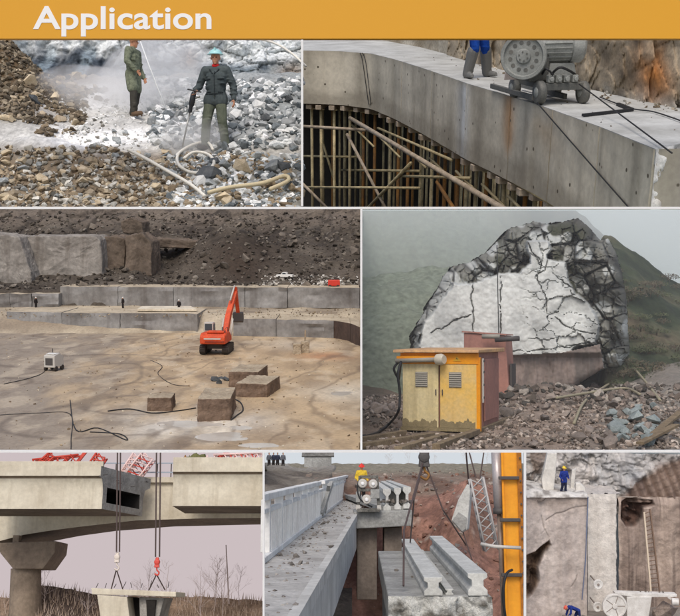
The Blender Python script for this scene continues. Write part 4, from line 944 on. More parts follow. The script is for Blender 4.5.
# the great cut rock
OUT = [(414, 331), (418, 322), (424, 312), (430, 300), (438, 288), (443, 276), (452, 266), (470, 262), (486, 252), (500, 238), (509, 228), (520, 226), (534, 221), (548, 224), (562, 222), (578, 218), (588, 226), (600, 240), (608, 238), (616, 252), (622, 272), (627, 300), (628, 330), (630, 352), (622, 368), (600, 372), (582, 382), (566, 392), (550, 402), (540, 412), (470, 416), (414, 416)]
WHT = [(420, 334), (418, 342), (440, 296), (454, 284), (474, 283), (492, 285), (508, 272), (530, 262), (526, 240), (548, 240), (556, 250), (548, 258), (566, 262), (570, 290), (586, 300), (598, 318), (598, 345), (560, 354), (500, 356), (470, 352), (412, 352)]
LOW = [(470, 351), (500, 356), (560, 353), (600, 344), (604, 368), (566, 392), (540, 412), (470, 420)]
D4 = 33.0
NX, NY = 290, 268
mb = MB(); idx = {}
CR = [[(474, 282), (471, 300), (473, 318), (474, 350)], [(501, 276), (500, 356)], [(430, 333), (442, 329), (455, 321), (470, 314)], [(524, 234), (533, 252), (541, 262), (537, 280), (545, 296), (549, 318)], [(549, 258), (545, 270), (536, 276)], [(500, 352), (540, 350), (596, 342)], [(556, 276), (575, 290), (588, 296)], [(556, 318), (574, 330), (594, 334)]]
def rockpt(px, py):
    e = polydist(px, py, OUT); p0 = P4.Y(px, py, D4); wi = inpoly(px, py, WHT); dw = polydist(px, py, WHT)
    lo = inpoly(px, py, LOW); sgn = -dw if wi else dw
    rough = 1 if not (wi or lo) else 0; sgn += 7 * fbm(p0 * 1.1 + V((3, 0, 0)), 6); rw = sm(-1.2, 1.6, sgn) if not lo else 0
    k, cr = blocky(p0 * 1.0 + V((0, 3, 0)), .78); k2, cr2 = blocky(p0 + V((5, 0, 1)), .3)
    y = D4 + rw * (.5 + .6 * k - .6 * fbm(p0 * 1.3, 7) + .34 * k2 + .2 * sm(.1, 0, cr) + .16 * sm(.1, 0, cr2))
    wv = V((.25 * fbm(p0 * 1.5, 4), 0, .25 * fbm(p0 * 1.5 + V((7, 0, 0)), 4))); k3, cr3 = blocky(V((p0.x * .55, 2, p0.z)) + wv, .5)
    right = sm(515, 550, px) * (1 - rw) * (0 if lo else 1)
    y += (1 - rw) * (.05 * fbm(p0 * 1.2, 4) + .02 * fbm(p0 * 6, 5) + .1 * sm(520, 440, px)) + right * (.2 * k3 + .1 * sm(.05, 0, cr3))
    wx = 2.2 * fbm(V((px * .09, py * .09, 3)), 4); wy = 2.2 * fbm(V((px * .09, py * .09, 13)), 4); cw = .5 + .45 * noise.noise(V((px * .06, py * .06, 5))); crk = min(polydist(px + wx, py + wy, c, False) for c in CR); y += .12 * sm(1.3 * cw, .1, crk) * (1 - rw)
    y += (p0.z) * .1 + (.35 + 1.5 * rw) * math.exp(-e / 3.2) + 1.0 * math.exp(-e / 16) * rw + (.35 * sm(352, 358, py) if lo else 0)
    if lo: y += .12 * fbm(V((p0.x * 3, 1, p0.z * .5)), 4)
    q = P4.Y(px, py, y); n = fbm(p0 * .8, 4)
    c = mixc(S(206, 208, 203), S(172, 174, 171), .4 + 1.2 * n + .5 * fbm(V((p0.x * 2.2, 0, p0.z * .35)), 4))
    if lo: c = mixc(mixc(S(140, 126, 118), S(112, 104, 98), .5 + 1.2 * fbm(V((p0.x * 2, 1, p0.z * .5)), 4)), S(164, 146, 136), .5 * sm(530, 500, px))
    else:
        c = mixc(c, S(108, 112, 108), right * sm(.05, 0, cr3) * .55); c = mixc(c, S(118, 120, 116), max(0, right * 1.0 * noise.noise(p0 * 1.4)))
        r = mixc(S(84, 82, 74), S(122, 122, 114), .5 + 1.2 * n); r = mixc(r, S(64, 66, 50), max(0, fbm(p0 * 1.5 + V((9, 0, 0)), 4)) * 1.6)
        r = mixc(r, S(184, 186, 181), .85 * sm(.08, .22, noise.noise(p0 * 1.7 + V((0, 8, 0))) + .4 * sm(500, 440, px)))
        r = mixc(r, S(44, 42, 38), .75 * sm(.12, 0, cr)); c = mixc(c, r, rw)
    return q, mixc(c, S(74, 72, 68), .7 * sm(1.3 * cw, .1, crk) * (1 - rw))
gx = lambda i: 410 + 224 * i / NX; gy = lambda j: 214 + 206 * j / NY
for j in range(NY):
    for i in range(NX):
        jx = 1.5 * noise.noise(V((i * .25, j * .25, 4)))
        if inpoly(gx(i + .5) + jx, gy(j + .5) + jx, OUT):
            f = []
            for a, b in ((i, j), (i, j + 1), (i + 1, j + 1), (i + 1, j)):
                if (a, b) not in idx:
                    q, c = rockpt(gx(a), gy(b)); idx[a, b] = len(mb.v); mb.v.append(tuple(q)); mb.c.append(c)
                f.append(idx[a, b])
            mb.f.append(tuple(f))
# sides and back: the rim carried 5 m back
ed = {}
for f in mb.f:
    for a, b in zip(f, f[1:] + f[:1]): ed[(a, b)] = 1
rim = [(a, b) for a, b in ed if (b, a) not in ed]; bk_ = {}
cz = P4.Y(525, 340, D4)
prev = {}
for lvl, (dy, kk) in enumerate(((1.2, .985), (3, .93), (5.5, .8))):
    cur = {}
    for a, b in rim:
        for v in (a, b):
            if v not in cur:
                p = V(mb.v[v]); q = V((cz.x + (p.x - cz.x) * kk, p.y + dy, p.z * kk)) + V((0, 0, .0)); cur[v] = len(mb.v)
                mb.v.append(tuple(q + V((.25, .25, .25)) * fbm(q, 3))); mb.c.append(mixc(S(90, 88, 78), S(120, 118, 108), .5 + fbm(q, 3)))
    for a, b in rim:
        pa, pb = (prev[a], prev[b]) if prev else (a, b); mb.f.append((pb, pa, cur[a], cur[b]))
    prev = cur
o = mk('cut_rock', mb, mat('cut_rock', (.4, .4, .4), attr=True, scale=.9, rough=.9, bump=.35, bscale=6, fine=.16), smooth=38)
tag(o, 'huge rock with a white sawn face and rugged dark crown behind the yellow cabinet', 'rock')
MG = rock_meshes(mat('fog_rock', S(142, 130, 120), S(110, 102, 94), scale=2, rnd=.3, bump=.5, bscale=8)); MGP = rock_meshes(mat('grey_green_rock', S(150, 158, 156), S(120, 130, 128), scale=2, rnd=.2, bump=.5, bscale=8))
for k in range(26):
    px, py = RND.uniform(612, 662), RND.uniform(408, 446); q = P4.hit(f4, px, py, 19.9, 36); s_ = RND.uniform(.2, .55)
    rock(P4, MGP, q, s_, ('large' if s_ > .38 else 'small') + ' pale grey-green broken rock ' + ('on top' if py < 422 else 'at the bottom') + ' of the pile by the grey planks', 'pale rocks of the right-hand pile')
for k in range(90):
    px, py = RND.uniform(480, 678), RND.uniform(398, 449); q = P4.hit(f4, px, py, 19.9, 40); s_ = .14 + .34 * RND.random() ** 2.5
    rock(P4, MG, q, s_, ('large' if s_ > .3 else 'small') + ' reddish grey rock ' + ('right of the cabinet' if px < 540 else 'before the dark undercut' if px < 600 else 'around the pale rock pile') + (', far side' if py < 425 else ', near edge'), 'rubble rocks before the cut rock')
for k in range(14):
    q = P4.hit(f4, RND.uniform(364, 400), RND.uniform(408, 424), 19.9, 40); rock(P4, MG, q, RND.uniform(.25, .6), 'dark rock at the hill foot behind the cable loop', 'rocks at the left hill foot')
scatter('rubble', P4, 6500, (364, 690), (396, 452), (20, 40), f4, (.025, .2), [S(146, 132, 120), S(120, 108, 98), S(170, 158, 146), S(100, 92, 84)], STONE, sel=lambda a, b, x, y: a > 470 or b < 420 or b > 440 or RND.random() < .3, label='muddy rubble')
scatter('far_rubble', P4, 1700, (430, 692), (386, 420), (28, 43.5), f4, (.08, .42), [S(120, 108, 98), S(92, 84, 76), S(150, 142, 132), S(76, 72, 66)], STONE, label='rubble at the foot of the rock')
# scrub on the right slope and left hill
def shrub(P, p, r, h, n, m, name, label, group, stem):
    mb = MB(); rr = random.Random(str(p))
    for k in range(n):
        a = rr.uniform(0, 6.28); u = rr.random() ** .5; c = V((math.cos(a) * u * r, math.sin(a) * u * r, h * (.25 + .75 * rr.random() * (1 - .5 * u))))
        d = V((rr.gauss(0, 1), rr.gauss(0, 1), rr.gauss(.5, .6))).normalized() * r * rr.uniform(.07, .15); e = d.orthogonal().normalized() * d.length * .4
        mb.add([c - d, c + e, c + d, c - e], [(0, 1, 2, 3)])
    t = thing(name, label, 'shrub', p, group=group); mk('foliage', mb, m, t)
    sb = MB()
    for k in range(4):
        a = rr.uniform(0, 6.28); sb.loft([((0, 0, -.2), r * .05), ((math.cos(a) * r * .25, math.sin(a) * r * .25, h * .4), r * .035), ((math.cos(a) * r * .5, math.sin(a) * r * .5, h * .8), r * .012)], 5)
    mk('stem', sb, stem, t); return t
LEAF = mat('scrub_leaf', S(70, 78, 54), S(88, 92, 66), scale=2, rough=.9, bump=0, rnd=.25); LEAFB = mat('dry_leaf', S(98, 90, 72), S(82, 76, 62), scale=2, rough=.9, bump=0, rnd=.2); STEMM = flat('stem_bark', S(86, 74, 62), .9)
for k in range(70):
    px, py = RND.uniform(612, 684), RND.uniform(275, 402); q = P4.hit(f4h, px, py, 34, 58); wh = 'high on' if py < 320 else 'half way up' if py < 365 else 'at the foot of'; dry = RND.random() < .35
    shrub(P4, q - V((0, 0, .05)), RND.uniform(.25, .6), RND.uniform(.2, .5), 150, LEAFB if dry else LEAF, 'shrub', ('dry brown' if dry else 'low green') + ' shrub ' + wh + ' the foggy slope right of the cut rock', 'shrubs on the right slope', STEMM)
# yellow cabinet: front face at 23.8 m, right side receding
A = P4.Z(402, 431); B_ = P4.Z(478.5, 433.5); C_ = P4.Z(493.5, 409)
xd = (B_ - A).normalized(); W4 = (B_ - A).length; yd = V((-xd.y, xd.x, 0)); DP = 2.5; H4 = 1.86
rot = Matrix((xd, yd, V((0, 0, 1)))).transposed()
cbt = thing('power_cabinet', 'worn yellow two-door power cabinet with brown sides and jutting roof', 'cabinet', A + V((0, 0, .03)), rot=rot)
YEL = mat('worn_yellow_paint', S(230, 188, 100), S(216, 188, 132), scale=1.5, rough=.6, bump=.06, bscale=20, streak=.45, streakc=S(150, 112, 60), fine=.14); YEL2 = mat('pale_yellow_paint', S(222, 204, 152), S(214, 200, 160), scale=1.5, rough=.6, bump=.06, streak=.4, streakc=S(146, 126, 84), fine=.14)
ORG = mat('orange_yellow_paint', S(238, 160, 24), S(224, 140, 34), scale=2, rough=.5, bump=.05, fine=.1); BRN = mat('reddish_brown_paint', S(172, 124, 110), S(152, 110, 100), scale=1.2, rough=.7, bump=.08, streak=.35, streakc=S(96, 66, 60), fine=.15); LVR = flat('louvre_grey', S(150, 146, 136), .6); MUDD = mat('dried_mud', S(150, 136, 104), S(128, 116, 88), scale=6, rough=1, bump=.5)
mk('shell', MB().box((W4 / 2, DP / 2 + .04, H4 / 2), (W4 - .05, DP, H4)), BRN, cbt, bevel=.015)
mk('roof', MB().prism([(-.16, -.22, H4 - .0), (-.16, -.2, H4 + .07), (-.1, DP + .12, H4 + .1), (-.1, DP + .12, H4 + .0)], (W4 + .22, 0, 0)), mat('roof_paint', S(212, 170, 116), S(176, 140, 112), scale=2, rough=.6, bump=.05), cbt, bevel=.012)
mk('fascia', MB().box((W4 / 2, -.03, H4 - .14), (W4 + .04, .1, .26)), ORG, cbt, bevel=.01)
for s, x, m in ((0, .02, YEL2), (1, W4 / 2 + .01, YEL)):
    d = mk('door', MB().box((x + W4 / 4 - .01, -.03, .84), (W4 / 2 - .05, .06, 1.52)), m, cbt, bevel=.012); cx = x + W4 / 4 + (.02 if s == 0 else -.08)
    vt = mk('louvre', MB().box((cx, -.066, 1.22), (.3, .02, .36)), LVR, d)
    for k in range(7): mk('louvre_slat', MB().bar((cx - .14, -.085, 1.07 + .05 * k), (cx + .14, -.085, 1.07 + .05 * k), .03, .012, (0, -1, .8)), LVR, d)
    mk('handle', MB().cap((W4 / 2 + (-.07, .09)[s], -.09, .86), (W4 / 2 + (-.07, .09)[s], -.09, .98), .014), RIM, d)
    n = 44; pts = [(x + .01, -.064, .085)] + [(x + .01 + (W4 / 2 - .08) * i / n, -.064, .24 + .1 * noise.noise(V((i * .13, s * 5, 0))) + .05 * fbm(V((i * .5, s * 5, 3)), 4)) for i in range(n + 1)] + [(x + W4 / 2 - .07, -.064, .085)]
    mk('mud_splash', MB().prism(pts, (0, -.008, 0)), MUDD, d)
mk('corner_post', MB().box((W4 + .01, .02, H4 / 2 - .05), (.09, .16, H4 - .12)), ORG, cbt, bevel=.01)
hs = mk('hinge_strip', MB().box((W4 + .06, .26, 1.2), (.03, .09, 1.05)), flat('white_strip', S(214, 210, 200), .5), cbt, bevel=.006)
for z in (.8, 1.1, 1.4, 1.66): mk('bolt', MB().cyl((W4 + .07, .26, z), (W4 + .095, .26, z), .028, n=10), RIM, hs)
mk('sill', MB().box((W4 / 2, -.02, .04), (W4 + .02, .12, .08)), MUDD, cbt)
mk('side_panel', MB().box((W4 + .005, 1.5, .95), (.04, 1.7, 1.5)), BRN, cbt, bevel=.015)
# warning triangle with lightning mark
tri = mk('warning_triangle', MB().prism([(W4 * .69, -.085, 1.66), (W4 * .79, -.085, 1.66), (W4 * .74, -.085, 1.78)], (0, -.008, 0)), flat('sign_yellow', S(206, 158, 40), .5), cbt)
mk('flash_mark', MB().prism([(W4 * .735, -.094, 1.75), (W4 * .73, -.094, 1.71), (W4 * .742, -.094, 1.715), (W4 * .738, -.094, 1.675), (W4 * .75, -.094, 1.725), (W4 * .74, -.094, 1.722)], (0, -.005, 0)), CAB, tri)
fl = mk('floodlight_pipe', MB().cyl((-.1, -.18, 1.66), (W4 * .52, -.18, 1.7), .055, n=12), LVR, cbt, True)
mk('lamp_head', MB().loft([((W4 * .47, -.18, 1.7), .06), ((W4 * .5, -.2, 1.7), .13), ((W4 * .56, -.25, 1.7), .14), ((W4 * .6, -.28, 1.7), .1)], 16), flat('lamp_grey', S(196, 188, 170), .4), cbt, 40)
mk('pipe_cover', MB().box((.4, -.13, 1.74), (.95, .12, .07)), ORG, cbt)
# second box behind and wooden frame
bb = thing('equipment_box', 'reddish brown sheet metal box just behind the yellow cabinet', 'box', P4.Z(474, 411.5), rot=rot)
q = rot.inverted() @ (A - P4.Z(474, 411.5))
o2 = rot.inverted() @ (C_ - P4.Z(474, 411.5))
mk('housing', MB().prism([(-.45, .6, 0), (1.0, .6, 0), (.86, .6, 2.32), (-.45, .6, 2.42)], (0, 1.1, 0)), BRN, bb, bevel=.02); mk('lid', MB().prism([(-.5, .55, 2.43), (.9, .55, 2.33), (.9, .55, 2.37), (-.5, .55, 2.47)], (0, 1.2, 0)), BRN, bb)
mk('pipe', MB().cyl((.6, .3, 2.2), (1.35, .3, 2.24), .08, n=10), RIM, bb, True); mk('pipe', MB().cyl((.2, .3, 2.3), (.75, .3, 2.3), .07, n=10), LVR, bb, True); mk('vent_plate', MB().box((1.0, 1.1, 1.0), (.06, .7, .9)), RIM, bb)
# timbers under the cabinet
WD = mat('weathered_timber', S(138, 122, 98), S(108, 94, 76), scale=4, rough=.95, bump=.4, bscale=18, fine=.3)
for (a, b, c, d, lb) in ((362, 440, 404, 433, 'weathered timber left of the cabinet, running off to the edge'), (362, 446, 432, 435.5, 'weathered timber under the middle of the cabinet front'), (398, 450, 446, 436, 'grey timber sleeper in front of the cabinet doors'), (436, 447, 520, 415, 'longest weathered timber rail passing under the cabinet corner')):
    p0, p1 = P4.Z(a, b, .05), P4.Z(c, d, .05); tag(mk('timber', MB().bar(p0, p1, .17, .13), WD, bevel=.012), lb, 'timber')
tag(mk('power_cable', MB().tube(smooth_path([A + rot @ V((-.02, -.14, 1.68)), A + rot @ V((-.14, -.2, 1.5)), A + rot @ V((-.05, -.1, 1.25))]) + smooth_path([P4.Y(401, 362, 23.4), P4.Y(398, 375, 23.3), P4.Y(400, 395, 23.3), P4.Y(398, 412, 23.2), P4.Z(388, 425, .06), P4.Z(374, 434, .06), P4.Z(358, 437, .06)]), .032), CAB, smooth=True), 'black power cable hanging in a loop at the left side of the cabinet', 'cable')
VINE = flat('pale_hose_brown', S(150, 142, 118), .8)
for pts, lb in (([(574, 428), (586, 404), (610, 386), (622, 380)], 'pale hose climbing from the rubble to the foot of the rock'), ([(628, 356), (634, 372), (648, 388), (660, 404)], 'pale hose hanging down the right slope beside the rock'), ([(556, 402), (590, 396), (624, 392), (640, 398)], 'thin pale hose lying across the rubble below the rock')):
    tag(mk('hose', MB().tube(smooth_path([P4.hit(lambda x, y: max(f4(x, y), f4h(x, y) - .2), a, b, 21, 45) + V((0, 0, .1)) for a, b in pts]), .04), VINE, smooth=True), lb, 'hose')
for x0, y0, x1, y1, lb in ((648, 446, 682, 424, 'grey plank leaning on the pale rock pile'), (640, 450, 676, 440, 'grey plank lying flat before the pale rock pile')):
    tag(mk('plank', MB().bar(P4.hit(f4, x0, y0, 19.9, 40) + V((0, 0, .12)), P4.hit(f4, x1, y1, 19.9, 40) + V((0, 0, .3)), .16, .05), WD), lb, 'plank')
tag(mk('saw_wire', MB().tube([P4.Y(497, 245, D4 - .1), P4.Y(498, 300, D4 - .2), P4.Y(499, 356, D4 - .25)], .015), CAB), 'thin dark saw wire hanging down the white rock face', 'cable')

# ------------------------------------------------------------------ scene 5: bridge girder being lifted out by cranes
CUR[0] = None
SKY5 = sky_mat('dusk_haze', S(203, 190, 192))
skyb('sky', P5, -12, 263, 452.8, 640, 61.5, SKY5)
CUR[0] = P5
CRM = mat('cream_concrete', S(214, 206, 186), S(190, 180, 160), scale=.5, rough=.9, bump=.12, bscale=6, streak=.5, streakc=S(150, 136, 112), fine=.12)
SOF = mat('shaded_soffit_concrete', S(120, 106, 88), S(96, 84, 70), scale=.6, rough=.95, bump=.15, bscale=6, streak=0)  # cream concrete darkened in colour for the shaded undersides
CUT = mat('cut_concrete', S(168, 164, 156), S(130, 126, 120), scale=1.2, rough=.95, bump=.7, bscale=5)
DKI = mat('hollow_shade_concrete', S(40, 36, 32), S(28, 25, 22), scale=1, bump=.3)  # near-black concrete: the shade of hollows put into the colour
def Y5(px, py, d=52): return P5.Y(px, py, d)
zt, zf, zb = Y5(60, 467).z, Y5(60, 477).z, Y5(60, 509).z
fb = thing('box_girder', 'cream box girder of the near bridge, cut open at its dark hollow end', 'bridge girder')
def girder(root, xa, xb, skew, endmat, zt, zf, zb, hollow=True):
    """profile in y (across) and z, extruded along x; the end is skewed by skew metres per metre of depth"""
    prof = [(-.34, zt), (-.34, zf + .02), (-.2, zf - .1), (-.08, zf - .32), (-.02, zf - .6), (0, zf - .9), (0, zb), (4.4, zb), (4.4, zf - .75), (4.6, zf - .2), (5.2, zf), (5.2, zt)]
    inn = [(.4, zf - .5), (.4, zb + .35), (4.0, zb + .35), (4.0, zf - .5)]
    n = len(prof); P = lambda q, x, k=0: V((x + (skew * q[0] if k else 0), 52 + q[0], q[1]))
    web = MB(); vs = [P(q, xa) for q in prof] + [P(q, xb, 1) for q in prof]; fs = [(i, i + 1, n + i + 1, n + i) for i in range(n - 1)]
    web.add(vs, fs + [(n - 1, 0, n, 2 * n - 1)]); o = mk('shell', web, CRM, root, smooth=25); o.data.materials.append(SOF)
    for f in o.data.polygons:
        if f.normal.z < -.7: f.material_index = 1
    if hollow:
        m = MB(); E = [P(q, xb, 1) for q in prof]; I = [P(q, xb, 1) for q in inn]
        # end face as four slabs round the hollow
        m.add([E[0], E[1], E[2], E[3], E[4], I[0], I[3], E[9], E[10], E[11]], [tuple(range(10))])
        m.add([E[4], E[5], E[6], I[1], I[0]], [(0, 1, 2, 3, 4)]); m.add([E[6], E[7], I[2], I[1]], [(0, 1, 2, 3)]); m.add([E[7], E[8], E[9], I[3], I[2]], [(0, 1, 2, 3, 4)])
        mk('cut_end', m, endmat, root)
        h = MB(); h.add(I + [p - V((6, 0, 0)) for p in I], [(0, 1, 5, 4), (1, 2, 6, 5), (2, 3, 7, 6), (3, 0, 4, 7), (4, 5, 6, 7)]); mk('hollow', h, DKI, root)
    else: mk('cut_end', MB().add([P(q, xa) for q in prof], [tuple(range(n))]), endmat, root)
    mk('kerb', MB().box(((xa + xb) / 2, 51.8, zt + .12), (abs(xb - xa), .25, .26)), CRM, root, bevel=.02)
girder(fb, Y5(-30, 480).x, Y5(103, 490).x, .28, CUT, zt, zf, zb)
for k in range(6):
    q = V((Y5(103, 490).x + .28 * RND.uniform(-.5, 5), 52, 0)); y = (q.x - Y5(103, 490).x) / .28
    a = V((q.x, 52 + y, zt - RND.uniform(.1, .7))); mk('rebar', MB().tube([a, a + V((RND.uniform(.1, .3), RND.uniform(-.1, .1), RND.uniform(-.2, .05)))], .025, 5), RIM, fb)
fb2 = thing('box_girder', 'cream box girder of the near bridge, right of the gap', 'bridge girder')
girder(fb2, Y5(173, 490).x, Y5(262.6, 490).x, 0, CUT, Y5(200, 463).z, Y5(200, 473).z, Y5(200, 506).z, False)
# rear bridge with an arched soffit
rb = thing('arch_bridge', 'cream bridge behind with a long curved soffit on a flared pier', 'bridge')
YR = 58.2
up = [(-30, 546), (0, 541), (23, 535), (48, 531), (78, 527), (136, 520.5), (200, 518.5), (262.5, 518)]; lo = [(-30, 560), (0, 552), (23, 547), (54, 541), (80, 536), (116, 531), (175, 526.5), (262.5, 524.5)]
fa5 = [P5.Y(a, b, YR) for a, b in up]; topz = P5.Y(60, 482, YR).z
mk('fascia', MB().prism(fa5 + [V((fa5[-1].x, YR, topz)), V((fa5[0].x, YR, topz))], (0, .3, 0)), CRM, rb)
bk5 = [P5.Y(a, b, YR + 2.9) for a, b in lo]; sv = fa5 + bk5; n = len(fa5)
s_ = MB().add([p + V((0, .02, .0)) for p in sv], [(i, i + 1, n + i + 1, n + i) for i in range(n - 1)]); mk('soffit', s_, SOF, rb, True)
mk('deck', MB().box((fa5[0].x / 2 + fa5[-1].x / 2, YR + 1.2, topz + .1), (fa5[-1].x - fa5[0].x, 2.9, .3)), CRM, rb)
for k in range(int((fa5[-1].x - fa5[0].x) / .8)): mk('rail_post', MB().box((fa5[0].x + .8 * k, YR, topz + .65), (.06, .06, .9)), RIM, rb)
for z in (.55, 1.08): mk('rail', MB().box((fa5[0].x / 2 + fa5[-1].x / 2, YR, topz + z), (fa5[-1].x - fa5[0].x, .07, .07)), flat('rail_blue_grey', S(150, 160, 170), .6), rb)
# pier
PIER = mat('pier_concrete', S(150, 134, 116), S(120, 106, 92), scale=.5, rough=.9, bump=.2, bscale=5, streak=.4, streakc=S(84, 74, 66)); pr = thing('bridge_pier', 'round concrete pier with flared head carrying the arched bridge', 'pier')
cap_px = [(-2, 541), (16, 541), (16, 534), (20, 534), (22, 541), (56, 540), (55, 553), (43, 569), (13, 569), (0, 553)]
C5 = [P5.Y(a, b, 57) for a, b in [(-2, 543), (56, 541), (54.5, 553), (43, 569), (13, 569), (0, 553)]]
mk('flared_head', MB().prism(C5, (0, 2.6, 0)), PIER, pr, bevel=.05)
mk('bearing', MB().box(P5.Y(17, 541, 57.6), (.35, .5, .6)), PIER, pr, bevel=.02)
p0, p1 = P5.Y(26, 568, 58.2), P5.Y(25, 640, 58.2); mk('column', MB().loft([(p0, .82), (p1, .92)], 28), PIER, pr, 40)
# lifted segment
sg = thing('lifted_segment', 'cut bridge segment hanging from four slings', 'bridge segment')
D5 = 52
def pr5(pts, dep, m, nm, y0=D5): return mk(nm, MB().prism([P5.Y(a, b, y0) for a, b in pts], (0, dep, 0)), m, sg, bevel=.03)
pr5([(91, 588), (134, 590), (176, 592), (176, 597), (92, 594.5)], 3.2, CRM, 'top_flange')
pr5([(97, 595), (127, 597), (130, 622), (101, 622)], 3.0, CRM, 'web')
pr5([(139, 597), (165, 598), (162, 606), (158, 622), (140, 622)], 2.6, CUT, 'web', D5 + .5)
pr5([(127, 597.5), (139, 598), (140, 622), (130, 622)], 1.5, DKI, 'hollow', D5 + 1.5)  # solid dark filler painting the shade between the webs
pr5([(146, 600), (156, 600), (154, 622), (147, 622)], .2, DKI, 'recess_shade', D5 + .28)  # dark plate on the web, painted as shade of a recess
for k in range(9):
    a = P5.Y(96 + 9 * k, 588, D5 + .4); mk('rebar', MB().tube([a, a + V((RND.uniform(-.15, .15), 0, RND.uniform(.15, .4)))], .02, 5), RIM, sg)
# hoists
HK = flat('hook_white', S(214, 202, 190), .5); HKR = flat('hook_red', S(206, 74, 62), .5); WR = flat('wire_rope', S(86, 72, 68), .6)
for nm, xs, hk, sl, m in (('pale', (116.5, 119.5), (117, 560), (111, 123), HK), ('red', (155.5, 159.5), (157, 565), (149, 165), HKR)):
    t = thing('crane_hoist', '%s hook block on two wire ropes with a sling to the lifted segment' % nm, 'crane hook')
    for x in xs: mk('wire_rope', MB().tube([P5.Y(x + 1, 451, 51), P5.Y(x, hk[1] - 8, 51.6)], .042), WR, t)
    c = P5.Y(*hk, 51.7); h_ = mk('hook_block', MB().box(c + V((0, 0, .12)), (.26, .2, .5), taper=.6).lathe(c + V((0, -.12, .14)), (0, 1, 0), [(0, .06), (.02, .145), (.22, .145), (.24, .06)], 16), m, t, bevel=.03)
    mk('hook', MB().tube(smooth_path([c + V((0, 0, -.1)), c + V((.01, 0, -.25)), c + V((.12, 0, -.37)), c + V((.05, 0, -.5)), c + V((-.1, 0, -.42))]), .04), m, t, True)
    for x in sl:
        for dy in (52.4, 54.4): mk('sling', MB().tube([c + V((0, 0, -.46)), P5.Y(x, 590, dy)], .032), WR, t)
# crane booms on the near deck
RB = flat('red_crane_paint', S(196, 70, 54), .6); RW = flat('pale_crane_paint', S(226, 196, 190), .5)
def lattice(name, label, a, b, w, m, n, m2=None, r=.055, dp=None):
    t = thing(name, label, 'crane boom'); a, b = V(a), V(b); d = (b - a).normalized(); s1 = d.cross(V((0, 1, 0))).normalized() * w / 2; s2 = V((0, 1, 0)) * (dp or w) / 2
    C = [(1, 1), (1, -1), (-1, -1), (-1, 1)]
    for i, j in C: mk('chord', MB().tube([a + s1 * i + s2 * j, b + s1 * i + s2 * j], r, 6), m, t, True)
    for k in range(n):
        p, q = a.lerp(b, k / n), a.lerp(b, (k + 1) / n); mm = (m2 or m) if k % 2 else m
        for (i, j), (u, v) in zip(C, C[1:] + C[:1]):
            mk('lacing', MB().tube([p + s1 * i + s2 * j, q + s1 * u + s2 * v], r * .62, 5), mm, t, True)
    return t
lattice('crane_boom', 'red lattice boom lying low over the left girder', P5.Y(34, 466, 54), P5.Y(80, 461, 54), .6, RB, 6)
lattice('crane_boom', 'red lattice boom rising steeply out of frame above the left girder', P5.Y(92, 470, 54), P5.Y(102, 455.5, 54), .55, RB, 4)
lattice('crane_boom', 'slim red lattice boom leaning the other way beside the steep one', P5.Y(40, 466, 53.4), P5.Y(53, 454.5, 53.4), .35, RB, 4)
lattice('crane_boom', 'red and white lattice boom standing in the gap between the girders', P5.Y(131, 479, 57.4), P5.Y(149, 456, 57.4), .75, RW, 7, RB)
lattice('crane_boom', 'thin pale lattice boom leaning left over the cut hollow end', P5.Y(122, 477, 57.4), P5.Y(137, 455, 57.4), .4, RW, 6)
lattice('crane_boom', 'pale red lattice boom lying on the right girder', P5.Y(214, 460, 54), P5.Y(262, 458, 54), .5, RW, 9, RB)
for a, b, lb in (((76, 464), (86, 451.5), 'red crane stay leaning left of the steep boom'), ((60, 466), (72, 455), 'short red crane strut over the left girder'), ((218, 458), (229, 451.6), 'red crane stay above the right girder')):
    tag(mk('crane_stay', MB().bar(P5.Y(*a, 54), P5.Y(*b, 54), .16, .16), RB), lb, 'crane stay')
OLV = cloth('olive_canvas', S(120, 114, 74), S(78, 92, 60))
t = thing('canvas_bundle', 'olive green canvas bundle with poles sticking out on the right girder', 'bundle', V((P5.Y(196, 463, 53).x, 53, Y5(200, 463).z)))
mb = MB().ell((-.12, 0, .2), (.42, .35, .32), None, 16, 10).v and MB().ell((0, 0, .22), (.62, .4, .36), None, 22, 14)
mb.v = [tuple(V(v) * (1 + .35 * fbm(V(v) * 3, 4))) for v in mb.v]; mk('canvas', mb, OLV, t, 50)
for k in range(7): x = -.45 + .15 * k; mk('pole', MB().cyl((x, .1, .1), (x + RND.uniform(-.12, .12), .1, RND.uniform(.4, .56)), .022, n=6), RUST if k % 2 else OLV, t, True)
for k, (px, py) in enumerate(((18, 465), (30, 466), (205, 462))): pass
for px, lb in ((207, 'pale gas bottle standing on the right girder beside the workers'), (185, 'rusty gas bottle standing at the left end of the right girder')):
    q = V((P5.Y(px, 463, 53).x, 53, Y5(200, 463).z)); tag(mk('gas_bottle', MB().lathe(q, (0, 0, 1), [(0, .11), (.02, .13), (.4, .13), (.46, .07), (.5, .04), (.55, .04)], 14), RW if px > 200 else RUST, smooth=40), lb, 'gas bottle')
